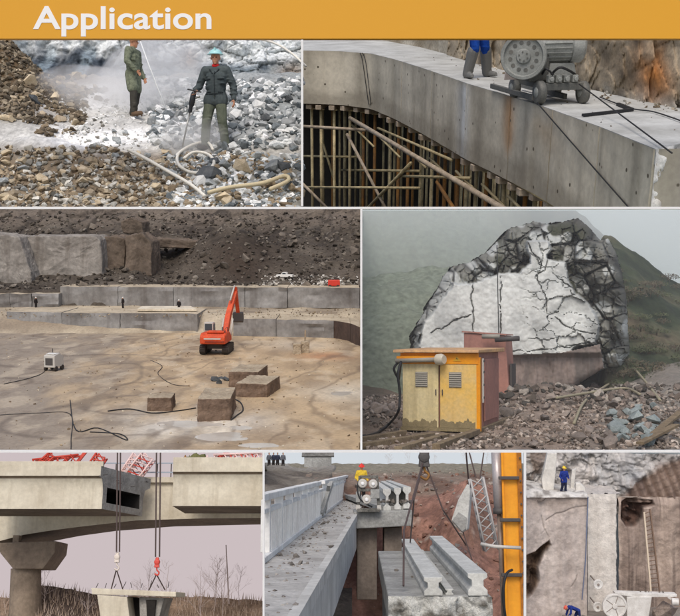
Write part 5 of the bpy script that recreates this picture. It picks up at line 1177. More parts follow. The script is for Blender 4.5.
# far bank, heaps and bare thickets
BANK = mat('far_bank', (.2, .2, .2), attr=True, scale=.5, bump=.7, bscale=4, rough=1, fine=.4)
def f5(x, y):
    px = 340 + F * x / y; top = interp([(-20, 602), (30, 604), (50, 590), (80, 594), (110, 602), (180, 601), (270, 606)], px)
    return P5.Y(px, top, y).z + (y - 60.4) * .5 + .12 * fbm(V((x * .8, y * .8, 0)), 5)
ground('river_bank', P5, -14, 263, 56, 61, 110, 30, f5, lambda p, a, b: mixc(mixc(S(158, 136, 116), S(124, 104, 88), .5 + fbm(p, 4)), S(92, 78, 70), sm(112, 90, a) * sm(36, 46, a)), BANK)
THK = [mat('hazed_twigs', S(184, 168, 160), S(170, 154, 148), scale=2, bump=0), mat('pale_hazed_twigs', S(192, 178, 174), S(182, 168, 166), scale=2, bump=0)]  # twig colours drawn towards the sky tone as painted haze
def bare_tree(P, p, h, m, label, group, seed):
    rr = random.Random(seed); t = thing('bare_tree', label, 'tree', p, group=group); tr = MB(); cr = MB(); tr.loft([((0, 0, -.2), h * .006), ((rr.uniform(-.1, .1), 0, h * .5), h * .006), ((rr.uniform(-.2, .2), 0, h), h * .003)], 5)
    def br(a, d, L, r, lv):
        b = a + d * L; cr.loft([(a, r), (b, r * .5)], 4)
        if lv:
            for _ in range(3):
                e = (d + V((rr.gauss(0, .5), rr.gauss(0, .3), rr.gauss(.15, .3)))).normalized(); br(a.lerp(b, rr.uniform(.4, 1)), e, L * .6, r * .5, lv - 1)
    for k in range(11):
        z = h * rr.uniform(.2, .95); br(V((0, 0, z)), V((rr.uniform(-1, 1), rr.uniform(-.5, .5), rr.uniform(.5, 1.2))).normalized(), (h - z) * .3 + h * .12, h * .0034, 2)
    mk('trunk', tr, m, t); mk('crown', cr, m, t)
for k in range(13):
    px = RND.uniform(-4, 262); y = RND.uniform(57.5, 60.8); x = P5.Y(px, 600, y).x; h = RND.uniform(1.2, 2.6) * (1.25 if px > 160 else .9)
    bare_tree(P5, V((x, y, f5(x, y))), h, THK[k % 2], ('tall' if h > 2.6 else 'low') + ' bare tree on the far bank ' + ('left of the pier' if px < 20 else 'between the pier and the pale hook' if px < 110 else 'behind the lifted segment' if px < 175 else 'right of the lifted segment'), 'bare trees on the far bank', k)
mb = MB()
for k in range(1500):
    px = RND.uniform(-8, 262); y = RND.uniform(57, 61); x = P5.Y(px, 600, y).x; z = f5(x, y); h = RND.uniform(.15, .6); dx = RND.gauss(0, .12)
    mb.add([(x - .03, y, z - .1), (x + .03, y, z - .1), (x + dx, y + .03, z + h)], [(0, 1, 2)], RND.choice([S(156, 136, 118), S(134, 116, 100), S(170, 152, 138)]))
mk('dry_grass', mb, mat('dry_grass', (.4, .4, .4), attr=True, scale=2, bump=0), kind='stuff')
tag(mk('utility_pole', MB().cyl(P5.Y(229, 604, 59), P5.Y(226, 545, 59), .04, .03, 8), THK[0]), 'thin pole standing among the bare trees under the right girder', 'pole')

# ------------------------------------------------------------------ scene 6: half demolished bridge, parapet left, excavation behind
CUR[0] = None
skyb('sky', P6, 264.5, 524, 452.8, 500, 62.8, sky_mat('pale_overcast', S(212, 218, 224)))
CUR[0] = P6
vd = V((.044, 1, 0)).normalized(); vn = V((vd.y, -vd.x, 0))           # along the bridge, and to its right
def L6(l, d, z=0): return vn * l + vd * d + V((0, 0, z))
PAR = mat('parapet_paint', S(232, 232, 228), S(214, 212, 208), scale=1.2, rough=.8, bump=.12, bscale=14, streak=.35, streakc=S(150, 146, 140), fine=.12)
DK6 = mat('worn_deck', S(190, 187, 181), S(158, 154, 148), scale=.9, rough=.95, bump=.35, bscale=10, fine=.3); FAC6 = mat('side_concrete', S(204, 202, 196), S(176, 174, 168), scale=1, rough=.9, bump=.15, bscale=9, streak=.4, streakc=S(140, 136, 130), fine=.12)
CC6 = mat('grey_concrete', S(168, 168, 164), S(136, 136, 132), scale=1.2, rough=.95, bump=.4, bscale=9, fine=.25); CL6 = mat('light_concrete', S(206, 206, 200), S(178, 178, 172), scale=1.4, rough=.9, bump=.3, bscale=9, fine=.2); CD6 = mat('fracture_concrete', S(132, 130, 124), S(96, 94, 88), scale=3, rough=1, bump=.9, bscale=10, fine=.4)
b6 = thing('road_bridge', 'grey bridge deck with white parapet running into the distance', 'bridge')
LE = -.94
mk('deck', MB().prism([V((-.0744 * 9.9, 9.9, 0)), L6(LE, 9.9), L6(LE, 60), L6(-2.6, 60), L6(-2.6, 22.6), V((-.0744 * 17.2, 17.2, 0))], (0, 0, -.25)), DK6, b6, bevel=.01)
mk('edge_beam', MB().prism([L6(LE - .28, 9.9, -.252), L6(LE - .02, 9.9, -.252), L6(LE - .02, 60, -.252), L6(LE - .28, 60, -.252)], (0, 0, -.9)), FAC6, b6)
mk('edge_lip', MB().prism([L6(LE - .1, 9.9, .003), L6(LE + .03, 9.9, .003), L6(LE + .03, 60, .003), L6(LE - .1, 60, .003)], (0, 0, -.2)), FAC6, b6)
mk('web', MB().prism([L6(-1.3, 9.9, -.252), L6(LE - .29, 9.9, -.252), L6(LE - .29, 60, -.252), L6(-2.5, 60, -.252)], (0, 0, -.85)), CC6, b6)
LR = -2.06; d = 17.6; RS = 17.5
mk('top_rail', MB().prism([L6(LR - .1, 18.1, .99), L6(LR + .1, 16.5, .99), L6(LR + .1, 31.5, .99), L6(LR - .1, 31.5, .99)], (0, 0, .12)), PAR, b6, bevel=.015)
mk('top_rail', MB().prism([L6(LR - .1, 33.5, .99), L6(LR + .1, 33.5, .99), L6(LR + .1, 58, .99), L6(LR - .1, 58, .99)], (0, 0, .12)), PAR, b6, bevel=.015)
mk('mid_rail', MB().prism([L6(LR - .07, 17.9, .78), L6(LR + .07, 16.8, .78), L6(LR + .07, 58, .78), L6(LR - .07, 58, .78)], (0, 0, .07)), PAR, b6)
mk('plinth', MB().prism([L6(LR - .12, 18.2, .002), L6(LR + .12, 16.4, .002), L6(LR + .12, 58, .002), L6(LR - .12, 58, .002)], (0, 0, .1)), PAR, b6, bevel=.01)
while d < 57:
    if not 31.6 < d < 33.2: mk('post', MB().bar(L6(LR, d, .1), L6(LR, d, .99), .16, .2), PAR, b6, bevel=.01)
    dn = d + 2.15
    for k in range(9):
        a = d + .2 + 1.75 * k / 8.0 + .1
        if a < 57: mk('baluster_panel', MB().bar(L6(LR - .02, a, .1), L6(LR - .02, a, .78), .06, .2, vn), PAR, b6)
    d = dn
# leaning broken post at the gap in the rail
tag(mk('broken_rail', MB().bar(L6(LR + .1, 31.4, .1), L6(LR + .35, 32.6, 1.05), .12, .14).bar(L6(LR + .1, 33.0, .1), L6(LR + .3, 32.0, 1.0), .1, .1), CC6), 'broken grey rail pieces propped at the gap in the white parapet', 'broken rail')
MC6 = rock_meshes(mat('concrete_rubble', S(146, 140, 132), S(112, 106, 100), scale=3, rnd=.25, bump=.5, bscale=12))
for k in range(34):
    dd = 11 + 30 * RND.random() ** 1.5; l = RND.uniform(-1.9, -1.25) if RND.random() < .7 else RND.uniform(-1.9, -1.0)
    if P6.pix(L6(l, dd))[0] < 270: continue
    rock(P6, MC6, L6(l, dd), RND.uniform(.06, .17), 'lump of concrete rubble on the grey walkway, ' + ('near end of the bridge' if dd < 18 else 'beside the broken rail pieces' if dd > 27 else 'half way to the broken rail pieces'), 'concrete lumps on the walkway', 'rubble_lump')
mb = MB()
for k in range(700):
    dd = 10.5 + 40 * RND.random() ** 1.6; p = L6(RND.triangular(-1.95, -1.0, -1.9), dd); vs, fs = RND.choice(HULLS); s = RND.uniform(.01, .07); c = RND.choice([S(140, 132, 122), S(108, 100, 94), S(168, 162, 154)])
    if P6.pix(p)[0] > 266: mb.add([p + V(q) * s for q in vs], fs, c)
tag(mk('grit', mb, STONE, kind='stuff'), 'grit on the walkway')
# excavation
EARTH = mat('red_earth', (.2, .2, .2), attr=True, scale=.5, rough=1, bump=.9, bscale=3, fine=.4)
def f6(x, y):
    px = 340 + F * x / y
    z = interp([(18, -5.4), (26, -4.4), (34, -3.6), (41, -2.6), (46, -.4), (50, .7), (55, 1.1), (62, 1.75)], y)
    z -= 3.4 * sm(412, 385, px) * sm(48, 40, y) ; z += 1.5 * math.exp(-((px - 445 - (y - 38) * 3) / 26) ** 2) * sm(30, 36, y) * sm(50, 44, y)
    z += .9 * sm(470, 520, px) * sm(30, 38, y) * sm(52, 44, y)
    k, cr = blocky(V((x, y * .6, z)), 1.5)
    return z + .5 * fbm(V((x * .4, y * .25, 3)), 6) * sm(56, 48, y) + .06 * fbm(V((x * 2, y, 1)), 4) + .3 * k * sm(50, 46, y)
def col6(p, px, py):
    n = fbm(V((p.x * .5, p.y * .3, p.z)), 5); c = mixc(S(156, 118, 102), S(124, 92, 80), .5 + 1.1 * n)
    c = mixc(c, S(134, 118, 104), sm(48, 52, p.y + 4 * n) * .9); c = mixc(c, S(104, 82, 70), .8 * sm(.1, .4, noise.noise(V((p.x * .5, p.y * .2, 8))))); c = mixc(c, S(136, 130, 114), sm(54, 58, p.y)) 
    return mixc(c, S(176, 164, 152), sm(.45, .6, noise.noise(V((p.x * 2, p.y, 4)))) * .6)
ground('excavated_ground', P6, 264.6, 524, 17, 62, 150, 200, f6, col6, EARTH)
scatter('earth_debris', P6, 520, (355, 518), (462, 616), (20, 58), f6, (.05, .34), [S(140, 108, 92), S(112, 84, 72), S(160, 146, 134), S(128, 120, 112)], STONE, label='loose stones on red earth')
# left field beyond the parapet
mk('field', MB().add([L6(-30, 9.9, .8), L6(-2.9, 9.9, .8), L6(-2.9, 62, .9), L6(-30, 62, .9)], [(0, 1, 2, 3)]), mat('dry_field', S(140, 134, 116), S(112, 104, 92), scale=.4, bump=.6, bscale=3), kind='structure') if False else None
def f6l(x, y): return -4 * sm(-2.9, -2.3, x * vd.y - y * vd.x) + .2 + interp([(30, -.9), (44, .3), (62, 1.5)], y) + .35 * fbm(V((x * .35, y * .2, 9)), 5)
ground('field', P6, 264.6, 352, 22, 62, 60, 90, f6l, lambda p, a, b: mixc(mixc(S(132, 124, 112), S(98, 90, 82), .5 + fbm(p * .7, 5)), S(150, 146, 138), sm(55, 60, p.y)), EARTH)
for k, (px, py, hh, lb) in enumerate(((318, 459, .8, 'distant grey shed beyond the parapet'),)):
    q = P6.Y(px, py + 5, 60); t = thing('shed', lb, 'shed', (q.x, 60, f6l(q.x, 60) - .1)); mk('wall', MB().box((0, 0, .35), (1.6, .8, .7)), CC6, t); mk('roof', MB().prism([(-.95, -.5, .7), (.95, -.5, .7), (.95, 0, 1.0), (-.95, 0, 1.0)], (0, .1, -.05)).prism([(-.95, .5, .7), (.95, .5, .7), (.95, 0, 1.0), (-.95, 0, 1.0)], (0, -.1, -.05)), CD6, t)
for k in range(9):
    px = RND.uniform(330, 515); x = P6.Y(px, 460, 61).x; bare_tree(P6, V((x, 61, f6(x, 61))), RND.uniform(.5, .9), THK[0], 'tiny bare tree on the far horizon ' + ('between worker and hook' if px < 420 else 'between hook and yellow mast'), 'bare trees on the far horizon', 100 + k)
DB = cloth('dark_blue_coat', S(62, 66, 82)); DG = cloth('grey_coat', S(110, 112, 118))
for px, lb, m in ((269, 'man in grey coat at the far left edge of the far onlookers', DG), (273.5, 'man in dark blue coat second from the left among the onlookers', DB), (277.5, 'man in dark blue coat among the far onlookers, right of the pair', DB), (283, 'man in dark coat standing apart right of the far onlookers', DG)):
    q = P6.Y(px, 467, 58.5); person(V((q.x, 58.5, P6.Y(px, 468, 58.5).z)), RND.uniform(-1, 1), lb, {}, m, DK, BOOT, None, hair=flat('dark_hair', S(40, 36, 34), .6), vox=.03, scale=.5, group='onlookers at the far left')
# cut pier head with girders, drilling unit and worker
D6 = 34
def Q6(px, py, d=D6): return P6.Y(px, py, d)
ph = thing('pier_head', 'grey cut end of the bridge span with beams on top and two columns below', 'bridge pier')
a, b = Q6(355, 511), Q6(412, 511)
mk('cross_beam', MB().prism([Q6(354, 512), Q6(412, 510), Q6(413, 526), Q6(354, 529)], (0, 2.2, 0)), CC6, ph, bevel=.03)
rec = vd
def beam(root, px0, px1, py, hgt, d0, L, m, vp=(368, 470), nm='beam'):
    """I-shaped concrete beam seen end-on, running back"""
    p0 = P6.Y(px0, py, d0); p1 = P6.Y(px1, py, d0); w_ = p1.x - p0.x; q = P6.Y(vp[0], vp[1], 200); dr = (q - p0); dr = V((dr.x / dr.y, 1, 0)) if vp else vd
    prof = [(0, 0), (w_, 0), (w_, -.2 * hgt), (w_ * .68, -.34 * hgt), (w_ * .68, -.72 * hgt), (w_, -.84 * hgt), (w_, -hgt), (0, -hgt), (0, -.84 * hgt), (w_ * .32, -.72 * hgt), (w_ * .32, -.34 * hgt), (0, -.2 * hgt)]
    return mk(nm, MB().prism([p0 + V((x, 0, z)) for x, z in prof], dr * L), m, root, bevel=.015)
for x0, x1, y in ((383, 391, 489), (394, 401, 488), (403, 411, 487)): beam(ph, x0, x1, y, .72, D6 + .2, 17, CL6, (360, 468))
mk('slab', MB().prism([Q6(378, 511, D6 + .3), Q6(411, 510, D6 + .3), Q6(411, 506, D6 + .3), Q6(378, 506, D6 + .3)], (-1.2, 16, 0)), CC6, ph)
for x0, x1 in ((357, 377), (384, 402)): mk('column', MB().prism([Q6(x0, 528, D6 + .6), Q6(x1, 527, D6 + .6), Q6(x1, 600, D6 + .6), Q6(x0, 600, D6 + .6)], (0, 1.1, 0)), mat('column_concrete', S(140, 128, 116), S(112, 102, 92), scale=.8, bump=.3, streak=.4), ph, bevel=.03)
for k in range(16):
    p = Q6(RND.uniform(380, 410), 510, D6 + RND.uniform(.1, 2)); rock(P6, MC6, p + V((0, 0, .25)), RND.uniform(.12, .3), 'broken concrete lump lying among the beams on the cut pier head', 'concrete lumps on the pier head', 'rubble_lump')
dm6 = thing('drilling_unit', 'grey drilling unit with three round drums on the cut pier head', 'machine', Q6(368, 511, D6 - .15) * 1.0)
def m6(px, py): q = Q6(px, py, D6 - .15) - Q6(368, 511, D6 - .15); return q
mk('frame', MB().bar(m6(357, 510), m6(380, 510), .3, .12).bar(m6(358, 510), m6(360, 476), .1, .1).bar(m6(379, 510), m6(377, 477), .1, .1).bar(m6(360, 490), m6(378, 490), .12, .1).bar(m6(360, 477), m6(378, 477), .1, .1), CD6, dm6, bevel=.01)
for px, py, r in ((362.5, 483.5, .15), (373, 484, .15), (366.5, 499.5, .16)):
    c = m6(px, py) + V((0, -.12, 0)); dr = mk('drum', MB().lathe(c, (0, -1, 0), [(-.3, r), (0, r), (.03, r * .8)], 20), LGR, dm6, 40); mk('cap', MB().lathe(c, (0, -1, 0), [(.02, r * .4), (.07, r * .35), (.08, .02)], 14), WHITE, dr, 40)
mk('valve_block', MB().box(m6(375, 494), (.3, .3, .3)), CC6, dm6, bevel=.02); mk('motor_box', MB().box(m6(358, 497), (.14, .25, .35)), CC6, dm6, bevel=.02); mk('hose', MB().tube(smooth_path([m6(360, 480), m6(357, 488) + V((0, -.1, 0)), m6(361, 500) + V((0, -.15, 0)), m6(372, 507)]), .025), CAB, dm6, True); [mk('bracket', MB().box(m6(x, 507.5), (.14, .3, .14)), LGR, dm6, bevel=.01) for x in (358, 379)]
q = Q6(363, 492, D6 + 1.0)
person(V((q.x - .05, q.y, Q6(363, 502.5, D6 + 1).z)), .35, 'worker in red helmet and yellow vest behind the drilling unit', dict(look=(-.3, -1, -.5), wrl=(-.24, -.25, 1.0), wrr=(.2, -.3, 1.0)), cloth('yellow_vest', S(232, 196, 70)), DK, BOOT, flat('red_helmet', S(226, 66, 56), .35), vox=.022, scale=.74)
# block being lifted: slab with two ribs
lb6 = thing('cut_block', 'big cut bridge block with two upstanding ribs hanging on ropes', 'concrete block')
d0 = 20.5
def B6(px, py, d=d0): return P6.Y(px, py, d)
zt6 = B6(385, 596).z
def G6(px, py, z=zt6): return P6.Z(px, py, z)
dirb = (G6(378, 551) - G6(388, 596)); dirb = V((dirb.x, dirb.y, 0))
F0, F1 = G6(388, 596), G6(388, 596) + V((100 / F * F0.y if False else .1 * G6(388, 596).y, 0, 0))
mk('slab', MB().prism([F0, F1, F1 + dirb, F0 + dirb], (0, 0, -.55)), CC6, lb6, bevel=.03)
mk('under_web', MB().prism([F0 + V((.12, .1, -.552)), F1 + V((-.2, .1, -.552)), F1 + V((-.2, 0, -.552)) + dirb, F0 + V((.12, 0, -.552)) + dirb], (0, 0, -1.4)), CC6, lb6, bevel=.04)
def rib(px0, px1, h, dx0, zz):
    p = G6(px0, 596); w_ = (px1 - px0) / F * p.y; pf = [(0, .002), (w_, .002), (w_, h * .25), (w_ * .8, h * .42), (w_ * .8, h * .7), (w_, h * .8), (w_, h), (0, h), (0, h * .8), (w_ * .2, h * .7), (w_ * .2, h * .42), (0, h * .25)]
    mk('rib', MB().prism([p + V((x, dx0, z)) for x, z in pf], dirb * zz), CL6, lb6, bevel=.012)
rib(424, 442, .36, -.02, 1.0); rib(468, 487, .44, -.03, 1.02); rib(446, 454, .12, .1, .9)
fr6 = lambda u, v: (lambda p: p + V((0, -.12 * fbm(p * 4, 4) - .16 * blocky(p, .3)[0] - .06, 0)))(F0.lerp(F1, u) + V((0, -.05, -1.9 * v + .0)))
grid('broken_face', 50, 46, fr6, lambda p, u, v: mixc(S(200, 200, 194), S(112, 108, 100), sm(-.2, .3, fbm(p * 1.7, 5))), mat('broken_face', (.4, .4, .4), attr=True, scale=4, bump=.7, bscale=12, fine=.35), 'thing', lb6)
for k in range(12):
    p = G6(RND.uniform(390, 465), RND.uniform(560, 594)); rock(P6, MC6, p, RND.uniform(.06, .16), 'lump of concrete lying on top of the lifted block', 'concrete lumps on the lifted block', 'rubble_lump')
# ropes and hook
top = P6.Y(424, 446, 26)
hk6 = thing('lifting_hook', 'rusty hook block at the top of the lifting ropes', 'crane hook', P6.Y(424, 459, 26))
mk('block', MB().box((0, 0, .0), (.28, .22, .4), taper=.7).lathe((0, -.14, .05), (0, 1, 0), [(0, .06), (.02, .14), (.26, .14), (.28, .06)], 16), RIM, hk6, bevel=.02); mk('hook', MB().tube(smooth_path([(0, 0, -.18), (.02, 0, -.3), (.12, 0, -.4), (.05, 0, -.52), (-.1, 0, -.44)]), .035), RUST, hk6, True)
for x in (-.1, .06, .12): mk('wire_rope', MB().tube([(x, 0, .1), (x, 0, .205)], .018), WR, hk6)
for pts, lb in (([(423, 462, 26), (404, 530, 22.5), (403.5, 586, 21)], 'dark lifting rope slanting down to the front of the cut block'), ([(425, 462, 26), (443, 510, 26), (466, 545, 28)], 'dark lifting rope slanting down to the far right rib of the cut block'), ([(424, 462, 26), (414, 500, 26), (410, 545, 30)], 'dark lifting rope dropping to the back of the cut block')):
    tag(mk('lifting_rope', MB().tube([P6.Y(*p) for p in pts], .022), WR), lb, 'rope')
# hanging slab piece
hp = [(451, 521), (455, 527), (462, 533), (467, 530), (469, 508), (471, 486), (467, 484), (458, 500)]
t = thing('hanging_slab', 'pale broken slab hanging on end in front of the red slope', 'concrete slab'); mk('slab', MB().prism([P6.Y(a, b, 38) for a, b in hp], (.15, .5, 0)), CL6, t, bevel=.04)
k_ = [(452, 521), (456, 525), (462, 532), (466, 529), (467, 518), (459, 512)]; mk('fracture', MB().prism([P6.Y(a, b, 37.93) for a, b in k_], (0, .06, 0)), CC6, t, bevel=.02); mk('wire_rope', MB().tube([P6.Y(469, 486, 38.2), P6.Y(466, 451.2, 37)], .03), WR, t); mk('tag_line', MB().tube([P6.Y(463, 532, 38.2), P6.Y(472, 560, 37)], .025), WR, t)
# lattice crane boom, grey
t = lattice('crane_boom', 'grey lattice crane boom hanging down beside the yellow mast', P6.Y(476, 478, 30), P6.Y(491, 550, 30), .38, flat('galvanised_steel', S(176, 172, 168), .5), 8, r=.032); mk('pendant', MB().tube([P6.Y(476, 478, 30), P6.Y(469, 451.2, 30)], .02), WR, t); mk('pendant', MB().tube([P6.Y(480, 478, 30), P6.Y(484, 451.2, 30)], .02), WR, t)
# yellow mast
ym = thing('yellow_mast', 'yellow crane mast with grey ram, standing at the right edge', 'crane mast')
YM = mat('mast_yellow', S(236, 164, 44), S(222, 146, 40), scale=1.2, rough=.5, bump=.05, streak=.3, streakc=S(150, 92, 40), fine=.1)
A0, A1, B0, B1_ = P6.Y(501, 451, 15), P6.Y(519, 451, 15), P6.Y(506, 622, 15), P6.Y(524, 622, 15)
mk('main_section', MB().prism([A0, A1, B1_, B0], (.03, .3, 0)), YM, ym, bevel=.015)
mk('side_plate', MB().prism([P6.Y(516.5, 451, 14.97), P6.Y(521, 451, 14.97), P6.Y(526, 622, 14.97), P6.Y(521.5, 622, 14.97)], (.01, .028, 0)), mat('mast_brown', S(176, 112, 40), S(150, 94, 40), scale=2), ym)
mk('edge_strip', MB().prism([P6.Y(501, 451, 14.965), P6.Y(503, 451, 14.965), P6.Y(508, 622, 14.965), P6.Y(506, 622, 14.965)], (0, .033, 0)), ORG, ym)
mk('ram', MB().cyl(P6.Y(496, 451, 15.1), P6.Y(499, 508, 15.1), .075, n=16), flat('steel_ram', S(176, 168, 166), .35, .3), ym, True); mk('ram_collar', MB().cyl(P6.Y(499, 508, 15.1), P6.Y(499.2, 514, 15.1), .09, n=16), RIM, ym, True); mk('ram_rod', MB().cyl(P6.Y(499.2, 514, 15.1), P6.Y(504, 618, 15.1), .035, n=12), flat('rod', S(120, 104, 92), .4), ym, True)
for y in (478, 520, 575): mk('bracket', MB().box(P6.Y(508 + (y - 450) * .03, y, 14.94), (.3, .05, .05)), RIM, ym, bevel=.008)
for k in range(14): mk('rivet', MB().cyl(P6.Y(520 + k * .33, 458 + 11.5 * k, 14.955), P6.Y(520 + k * .33, 458 + 11.5 * k, 14.94), .014, n=8), RIM, ym)
tag(mk('clamp_bar', MB().tube([P6.Y(481, 544, 14.9), P6.Y(494, 546.5, 14.8), P6.Y(521, 548, 14.8)], .026), LGR, smooth=True), 'white bar tied across the yellow mast', 'bar')
tag(mk('hydraulic_hose', MB().tube(smooth_path([P6.Y(512, 570, 14.8), P6.Y(506, 575, 14.6), P6.Y(503, 595, 14.6), P6.Y(506, 622, 14.7)]), .02), CAB, smooth=True), 'black hydraulic hose hanging on the yellow mast', 'hose')

# ------------------------------------------------------------------ scene 7: sawn quarry wall with ladder, saw and two workers
CUR[0] = P7
W7 = mat('sawn_wall', (.4, .4, .4), attr=True, scale=.4, rough=.9, bump=.4, bscale=9, fine=.24)
def zz(py, d): return (308 - py) / F * d
def wall7(name, px0, px1, py0, py1, d, nu, nv, rel, colf):
    def pos(u, v):
        px, py = px0 + (px1 - px0) * u, py1 + (py0 - py1) * v; return P7.Y(px, py, d) + V((0, rel(px, py), 0))
    return grid(name, nu, nv, pos, lambda p, u, v: colf(px0 + (px1 - px0) * u, py1 + (py0 - py1) * v, p), W7)
# back face, rough grey rock with brown saw-scored part
HAT = [(614, 500), (630, 478), (652, 462), (684, 452), (690, 508), (640, 500)]
def relb(px, py):
    p = P7.Y(px, py, 66); h = sm(4, -4, (-1 if inpoly(px, py, HAT) else 1) * polydist(px, py, HAT))
    k, cr = blocky(V((p.x, 2, p.z)), 1.1); k2, c2 = blocky(V((p.x, 5, p.z * .7)), .4)
    return (1 - h) * (.6 * k + .6 * fbm(V((p.x * .8, 1, p.z * .8)), 7) + .35 * k2 + .1 * sm(.1, 0, cr) + .04 * sm(.1, 0, c2)) + h * (.1 * math.sin(p.x * 11 + p.z * 4) + .2 * fbm(p * .8, 4)) + (py - 480) * -.012 - 1.5 * sm(612, 632, px) * sm(503, 497, py) + .6 * sm(497, 503, py)
def colb(px, py, p):
    n = fbm(V((p.x * .8, 1, p.z * .5)), 5); h = sm(4, -4, (-1 if inpoly(px, py, HAT) else 1) * polydist(px + 6 * n, py, HAT))
    c = mixc(S(200, 195, 190), S(140, 135, 131), .5 + 1.3 * n); c = mixc(c, S(186, 186, 186), .6 * sm(560, 600, px) * sm(660, 620, px) * max(0, .6 + 2 * n)); c = mixc(c, S(124, 106, 92), .7 * sm(565, 545, px) * sm(.0, .3, n + .1))
    cr_ = blocky(V((p.x, 2, p.z)), 1.1)[1]; c = mixc(c, S(92, 88, 85), .3 * sm(.07, 0, cr_) + .15 * sm(.07, 0, blocky(V((p.x, 5, p.z * .7)), .4)[1])); hc = mixc(S(146, 126, 112), S(116, 99, 90), .5 + n); hc = mixc(hc, S(92, 74, 64), .7 * sm(.2, .9, math.sin(p.x * 11 + p.z * 4))); hc = mixc(hc, S(98, 80, 70), .5 * sm(.5, .95, math.sin(p.z * 12 - p.x * 5)))
    return mixc(c, hc, h)
wall7('rock_face', 526.2, 692, 451.4, 516, 66, 170, 80, relb, colb)
def colw(base, dark, st=.5):
    def f(px, py, p):
        n = fbm(V((p.x * 1.6, 2, p.z * .1)), 5); m = fbm(V((p.x * .5, 4, p.z * .4)), 4); c = mixc(base, dark, .45 + st * 1.6 * n + .5 * m)
        return c
    return f
# main left block: thick slab with a broken hole at its lower left
HOLE = [(520, 556), (534, 550), (545, 543), (550, 538), (553, 545), (546, 556), (540, 568), (541, 582), (534, 596), (526, 602), (520, 600)]
CK = [[(546, 520), (556, 514), (570, 509), (590, 505)], [(549, 538), (544, 528), (541, 515)], [(572, 586), (576, 580), (577, 576)]]
def rell(px, py):
    p = P7.Y(px, py, 62); ins = inpoly(px, py, HOLE); dd = polydist(px, py, HOLE)
    y = .22 * fbm(p * .45, 5) * sm(587, 570, px) * sm(497, 508, py) + .03 * math.sin(p.x * 9 + fbm(p * .5, 3)); crk = min(polydist(px + 2 * noise.noise(p), py + 2 * noise.noise(p + V((4, 0, 0))), c, False) for c in CK)
    y += .07 * sm(.8, .1, crk)
    if ins: y += (1.0 * sm(0, 6, dd) + .5 * fbm(p * 1.4, 4) + .25 * blocky(p, .5)[0]) * sm(0, 3, dd)
    return y
def coll(px, py, p):
    c = colw(S(212, 200, 192), S(184, 172, 165), .4)(px, py, p); c = mixc(c, S(168, 158, 152), sm(560, 590, px) * .4); c = mixc(c, S(148, 130, 116), .5 * sm(520, 496, py))
    if inpoly(px, py, HOLE): c = mixc(c, mixc(S(132, 108, 88), S(84, 68, 58), .5 + 1.5 * fbm(p * 1.3, 4)), sm(0, 3, polydist(px, py, HOLE)))
    crk = min(polydist(px, py, q, False) for q in CK); return mixc(c, S(70, 60, 56), .35 * sm(1.0, .2, crk))
lbk = wall7('quarry_wall', 526.2, 587, 497, 622, 62, 110, 150, rell, coll)
ST7 = mat('sawn_side', S(150, 138, 130), S(120, 110, 104), scale=.4, bump=.3, streak=.4); PALE7 = mat('pale_slab', S(226, 222, 214), S(198, 194, 186), scale=.6, rough=.9, bump=.3, bscale=6, fine=.15)
CUR_side = mk('wall_side', MB().prism([P7.Y(587.2, 497, 62) , P7.Y(587.2, 622, 62), P7.Y(587.2, 622, 62) + V((0, 1.6, 0)), P7.Y(587.2, 497, 62) + V((0, 1.6, 0))], (-.25, 0, 0)), ST7, kind='structure')
# top ledge of the left block: pale broken lip
def lippos(u, v):
    p = P7.Y(526.2 + 61.8 * u, 497.4, 62); y = -.18 + 4.2 * v; q = V((p.x * (1 + 0 * v), 62 + y, p.z + .02)); e = fbm(V((q.x * 1.2, q.y, 1)), 4)
    return q + V((.06 * v, -.12 * e if v < .1 else 0, (.04 + .12 * sm(.0, .12, v) + .3 * sm(560, 524, 524 + 64 * u) * sm(0, .3, v) + .1 * e) * sm(0, .02, v + .0)))
grid('ledge', 60, 24, lippos, lambda p, u, v: mixc(S(214, 210, 204), S(150, 144, 138), sm(.0, .35, fbm(V((p.x * 1.2, p.y * 1.2, 2)), 4))), W7)
tag(mk('loose_stone', MB().add([tuple(P7.Y(541, 498, 61.9) + V(q) * 1.0 * 0.62 * (1.9 if 0 else 1)) for q in HULLS[2][0]], HULLS[2][1]), ST7), 'dark loose stone hanging at the ledge lip below the tall pale slab', 'stone')
# pale sawn centre wall
wall7('quarry_wall', 587.6, 620, 494, 622, 63.2, 60, 130, lambda px, py: .05 * fbm(P7.Y(px, py, 63) * .8, 4) + .9 * sm(616, 620, px + 1.2 * fbm(P7.Y(px, py, 63) * 2, 3)), lambda px, py, p: mixc(colw(S(228, 222, 214), S(206, 198, 189), .4)(px, py, p), S(216, 210, 202), .7 * sm(612, 618, px) + .4 * sm(505, 495, py)))
grid('ledge', 30, 12, lambda u, v: P7.Y(587.6 + 33 * u, 494.2, 63.2) + V((0, 2.9 * v, .02 + .12 * fbm(V((u * 6, v * 4, 2)), 3))), lambda p, u, v: S(190, 184, 178), W7)
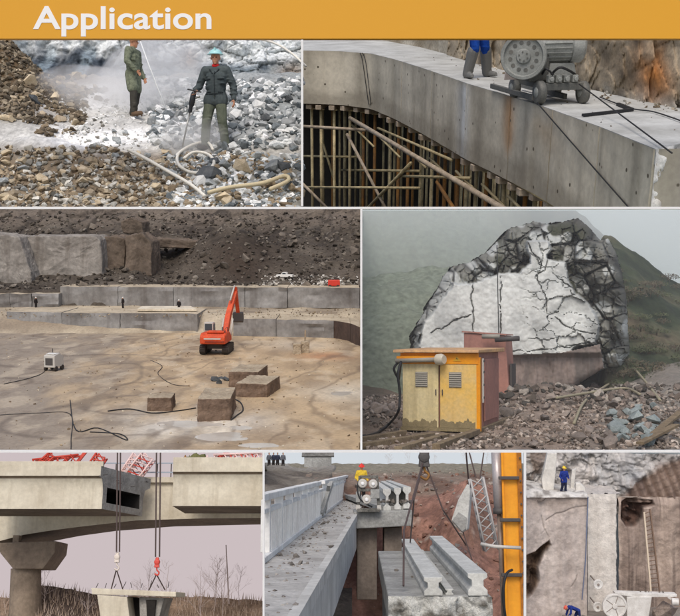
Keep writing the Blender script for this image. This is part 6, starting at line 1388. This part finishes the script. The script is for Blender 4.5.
# brown right wall; the shade of its hollow is painted darker
HOL = [(621, 502), (628, 497), (640, 499), (654, 500), (656, 506), (645, 509), (644, 520), (636, 528), (626, 528), (621, 520)]
def relr(px, py):
    p = P7.Y(px, py, 64); y = .1 * math.sin(p.x * 5 + .6 * fbm(p * .4, 3)) * .6 + .2 * fbm(p * .6, 5)
    if inpoly(px, py, HOL): y += (.9 + .4 * blocky(p, .5)[0] + .4 * fbm(p * 1.5, 4)) * sm(0, 3.5, polydist(px, py, HOL))
    return y + .25 * sm(505, 497, py)
def colr(px, py, p):
    c = colw(S(190, 172, 159), S(148, 132, 122), .7)(px, py, p); c = mixc(c, S(164, 146, 132), .5 * sm(648, 670, px)); c = mixc(c, S(88, 74, 66), .5 * sm(.1, .4, fbm(V((p.x * 3, 1, p.z * .07)), 4)))
    if inpoly(px, py, HOL): c = mixc(c, mixc(S(104, 82, 72), S(58, 48, 44), .5 + 1.6 * fbm(p * 1.5, 4)), sm(0, 2, polydist(px, py, HOL)))
    return c
wall7('quarry_wall', 619, 692, 498, 622, 64, 100, 130, relr, colr)
grid('ledge', 40, 10, lambda u, v: P7.Y(619 + 73 * u, 498.4, 64) + V((0, .26 + .35 * v, .02 + .05 * fbm(V((u * 9, v * 4, 6)), 3))), lambda p, u, v: S(158, 146, 136), W7)
mk('quarry_bottom', MB().box(P7.Y(610, 626, 60) + V((0, 0, -.2)), (24, 8, .3)), mat('quarry_mud', S(150, 142, 134), S(120, 112, 106), scale=.5, bump=.4), kind='structure')
# white sawn slabs on the ledge
def slab7(pts, d, th, lb): tag(mk('stone_slab', MB().prism([P7.Y(a, b, d) for a, b in pts], (.1, th, 0)), PALE7, bevel=.04), lb, 'stone slab')
slab7([(543.5, 493.5), (541.8, 480), (545, 465), (547.5, 453.2), (557, 453.2), (556, 470), (553.5, 492)], 63.6, .8, 'tallest white slab standing on the ledge left of the worker')
slab7([(570.5, 492.5), (571, 478), (572, 470.5), (576, 469), (575, 480), (574, 493)], 64.2, .5, 'narrow white slab standing right behind the worker on the ledge')
slab7([(575.5, 494), (575.8, 484), (580, 483), (585, 488), (586, 494)], 63.4, .6, 'low white slab at the corner of the ledge above the seam')
# seam, cable
tag(mk('seam_cable', MB().tube([P7.Y(588, 497, 61.8), P7.Y(585.5, 560, 61.75), P7.Y(582, 600, 61.6)], .035), flat('blue_grey_cable', S(112, 122, 146), .6)), 'blue grey cable hanging down the seam between the dark and pale walls', 'cable')
# ladder
ld = thing('ladder', 'tall pale ladder leaning on the brown wall', 'ladder'); AW = flat('pale_wood', S(206, 190, 168), .7); BW = flat('aged_wood', S(126, 104, 88), .8)
LA, LB2, LC, LD = P7.Y(644, 512, 63.7), P7.Y(651, 594, 62.4), P7.Y(650, 509, 63.7), P7.Y(660, 594, 62.4)
mk('stile', MB().bar(LA, LB2, .1, .1), AW, ld); mk('stile', MB().bar(LC, LD, .08, .1), BW, ld)
for k in range(19): mk('rung', MB().cyl(LA.lerp(LB2, (k + .5) / 19), LC.lerp(LD, (k + .5) / 19), .03, n=7), BW, ld, True)
# white saw with ring wheel
DS = 60.2
sw = thing('stone_saw', 'white wire saw with large ring wheel before the brown wall', 'machine'); WP = flat('white_machine_paint', S(232, 230, 226), .45, c1=S(206, 202, 196), scale=2); GD7 = flat('grey_disc', S(150, 140, 132), .6)
c = P7.Y(614.5, 606, DS); r = 12.2 / F * DS
wh = mk('ring_wheel', MB().lathe(c, (0, -1, 0), [(-.1, r * .84), (-.1, r), (.08, r), (.1, r * .97), (.1, r * .86), (.06, r * .84)], 48), WP, sw, 35); mk('disc', MB().lathe(c, (0, -1, 0), [(-.08, r * .86), (.03, r * .86), (.03, .02)], 40), GD7, wh, 35)
mk('hub', MB().lathe(c, (0, -1, 0), [(0, .16), (.14, .14), (.15, .02)], 18), WP, wh, 40)
for k in range(5): a = k * 1.2566; mk('spoke', MB().bar(c + V((math.cos(a) * .14, -.05, math.sin(a) * .14)), c + V((math.cos(a) * r * .85, -.05, math.sin(a) * r * .85)), .05, .03, (0, 1, 0)), GD7, wh)
mk('top_beam', MB().prism([P7.Y(615, 592.5, DS + .2), P7.Y(677, 594.5, DS + .2), P7.Y(677, 597, DS + .2), P7.Y(640, 597.5, DS + .2), P7.Y(615, 595, DS + .2)], (0, .5, 0)), WP, sw, bevel=.02)
mk('body', MB().prism([P7.Y(627, 597, DS + .15), P7.Y(652, 597, DS + .15), P7.Y(650, 610, DS + .15), P7.Y(648, 622, DS + .15), P7.Y(627, 622, DS + .15)], (0, 1.2, 0)), WP, sw, bevel=.03)
mk('motor', MB().lathe(P7.Y(675, 602, DS), (1, -.2, 0), [(-.2, .1), (-.18, .22), (.2, .22), (.22, .1)], 20), WP, sw, 40); mk('bracket', MB().bar(P7.Y(668, 597, DS + .2), P7.Y(674, 601, DS + .1), .1, .1), WP, sw)
for px, lb, py, m in ((598, 'upper of two small white guide discs beside the ring wheel', 584.5, PALE7), (597.5, 'lower of two small white guide discs beside the ring wheel', 607, PALE7)):
    t = thing('wire_pulley', lb, 'pulley'); q = P7.Y(px, py, DS + .6); mk('disc', MB().lathe(q, (.15, -1, 0), [(-.06, .2), (-.06, .29), (.06, .29), (.07, .25), (.04, .2), (.04, .02)], 28), WP, t, 35); mk('hub', MB().lathe(q, (.15, -1, 0), [(.03, .08), (.1, .07), (.11, .01)], 14), GD7, t, 40); mk('arm', MB().bar(q + V((0, .1, 0)), q + V((.1, 2.2, -.05)), .07, .07), GD7, t)
# broken boulder beside the saw and stones on top
def bld(pos, s, lb, h, m): 
    vs, fs = HULLS[h]; o = mk('boulder', MB().add([pos + V((q[0] * s[0], q[1] * s[1], q[2] * s[2])) for q in vs], fs), m); ss = o.modifiers.new('s', 'SUBSURF'); ss.subdivision_type = 'SIMPLE'; ss.levels = ss.render_levels = 4; dm = o.modifiers.new('d', 'DISPLACE'); dm.texture = bpy.data.textures['blkn']; dm.strength = .3; dm.texture_coords = 'LOCAL'; return tag(o, lb, 'boulder')
bld(P7.Y(667, 612, DS + .9), (1.9, 1.4, 2.0), 'grey-brown boulder to the right of the white saw body', 4, mat('saw_boulder', S(160, 146, 136), S(128, 114, 106), scale=1.5, bump=.6, bscale=6))
for k in range(9): 
    px = RND.uniform(632, 664); rock(P7, MC6, P7.Y(px, 592.6, DS + .5), RND.uniform(.1, .24), 'grey stone chip lying on the top beam of the white saw', 'chips on the saw beam', 'rubble_lump')
for k in range(7): rock(P7, MC6, P7.Y(RND.uniform(560, 590), 618, 60.3), RND.uniform(.2, .4), 'grey rubble lump near the bending worker', 'rubble by the bending worker', 'rubble_lump')
# workers
BLU = cloth('blue_coverall', S(52, 70, 150), S(36, 50, 116)); YH = flat('yellow_hard_hat', S(232, 200, 66), .35)
q = P7.Y(564, 494.2, 63.1)
person(V((q.x, 63.1, zz(494.4, 63.1))), rad(14), 'worker in blue coat and yellow helmet standing on the ledge', dict(look=(.4, -1, -.2), ell=(-.3, -.05, 1.14), wrl=(-.24, -.2, 1.0), wrr=(.2, -.22, 1.02), elr=(.27, -.02, 1.13), kl=(-.12, -.02, .5), al=(-.2, .05, .09), tl=(-.26, -.1, .045)), BLU, cloth('navy_trousers', S(46, 50, 74)), BOOT, YH, vox=.02, skirt=.25)
q = P7.Y(577, 627, 60.6)
person(q, rad(-80), 'worker in blue coverall and red helmet bending down at the seam', dict(pelvis=(0, .08, .98), chest=(0, -.36, 1.2), neck=(0, -.54, 1.22), head=(0, -.7, 1.17), look=(0, -.75, -.7), shl=(-.19, -.46, 1.2), shr=(.19, -.46, 1.2), ell=(-.25, -.5, .92), elr=(.25, -.5, .92), wrl=(-.18, -.62, .68), wrr=(.18, -.64, .68), kl=(-.12, -.1, .52), kr=(.12, .12, .5), al=(-.13, -.04, .09), ar=(.13, .28, .09), tl=(-.14, -.2, .045), tr=(.14, .12, .045)), BLU, cloth('blue_overall_trousers', S(40, 52, 104)), BOOT, flat('salmon_helmet', S(224, 104, 88), .4), vox=.02)
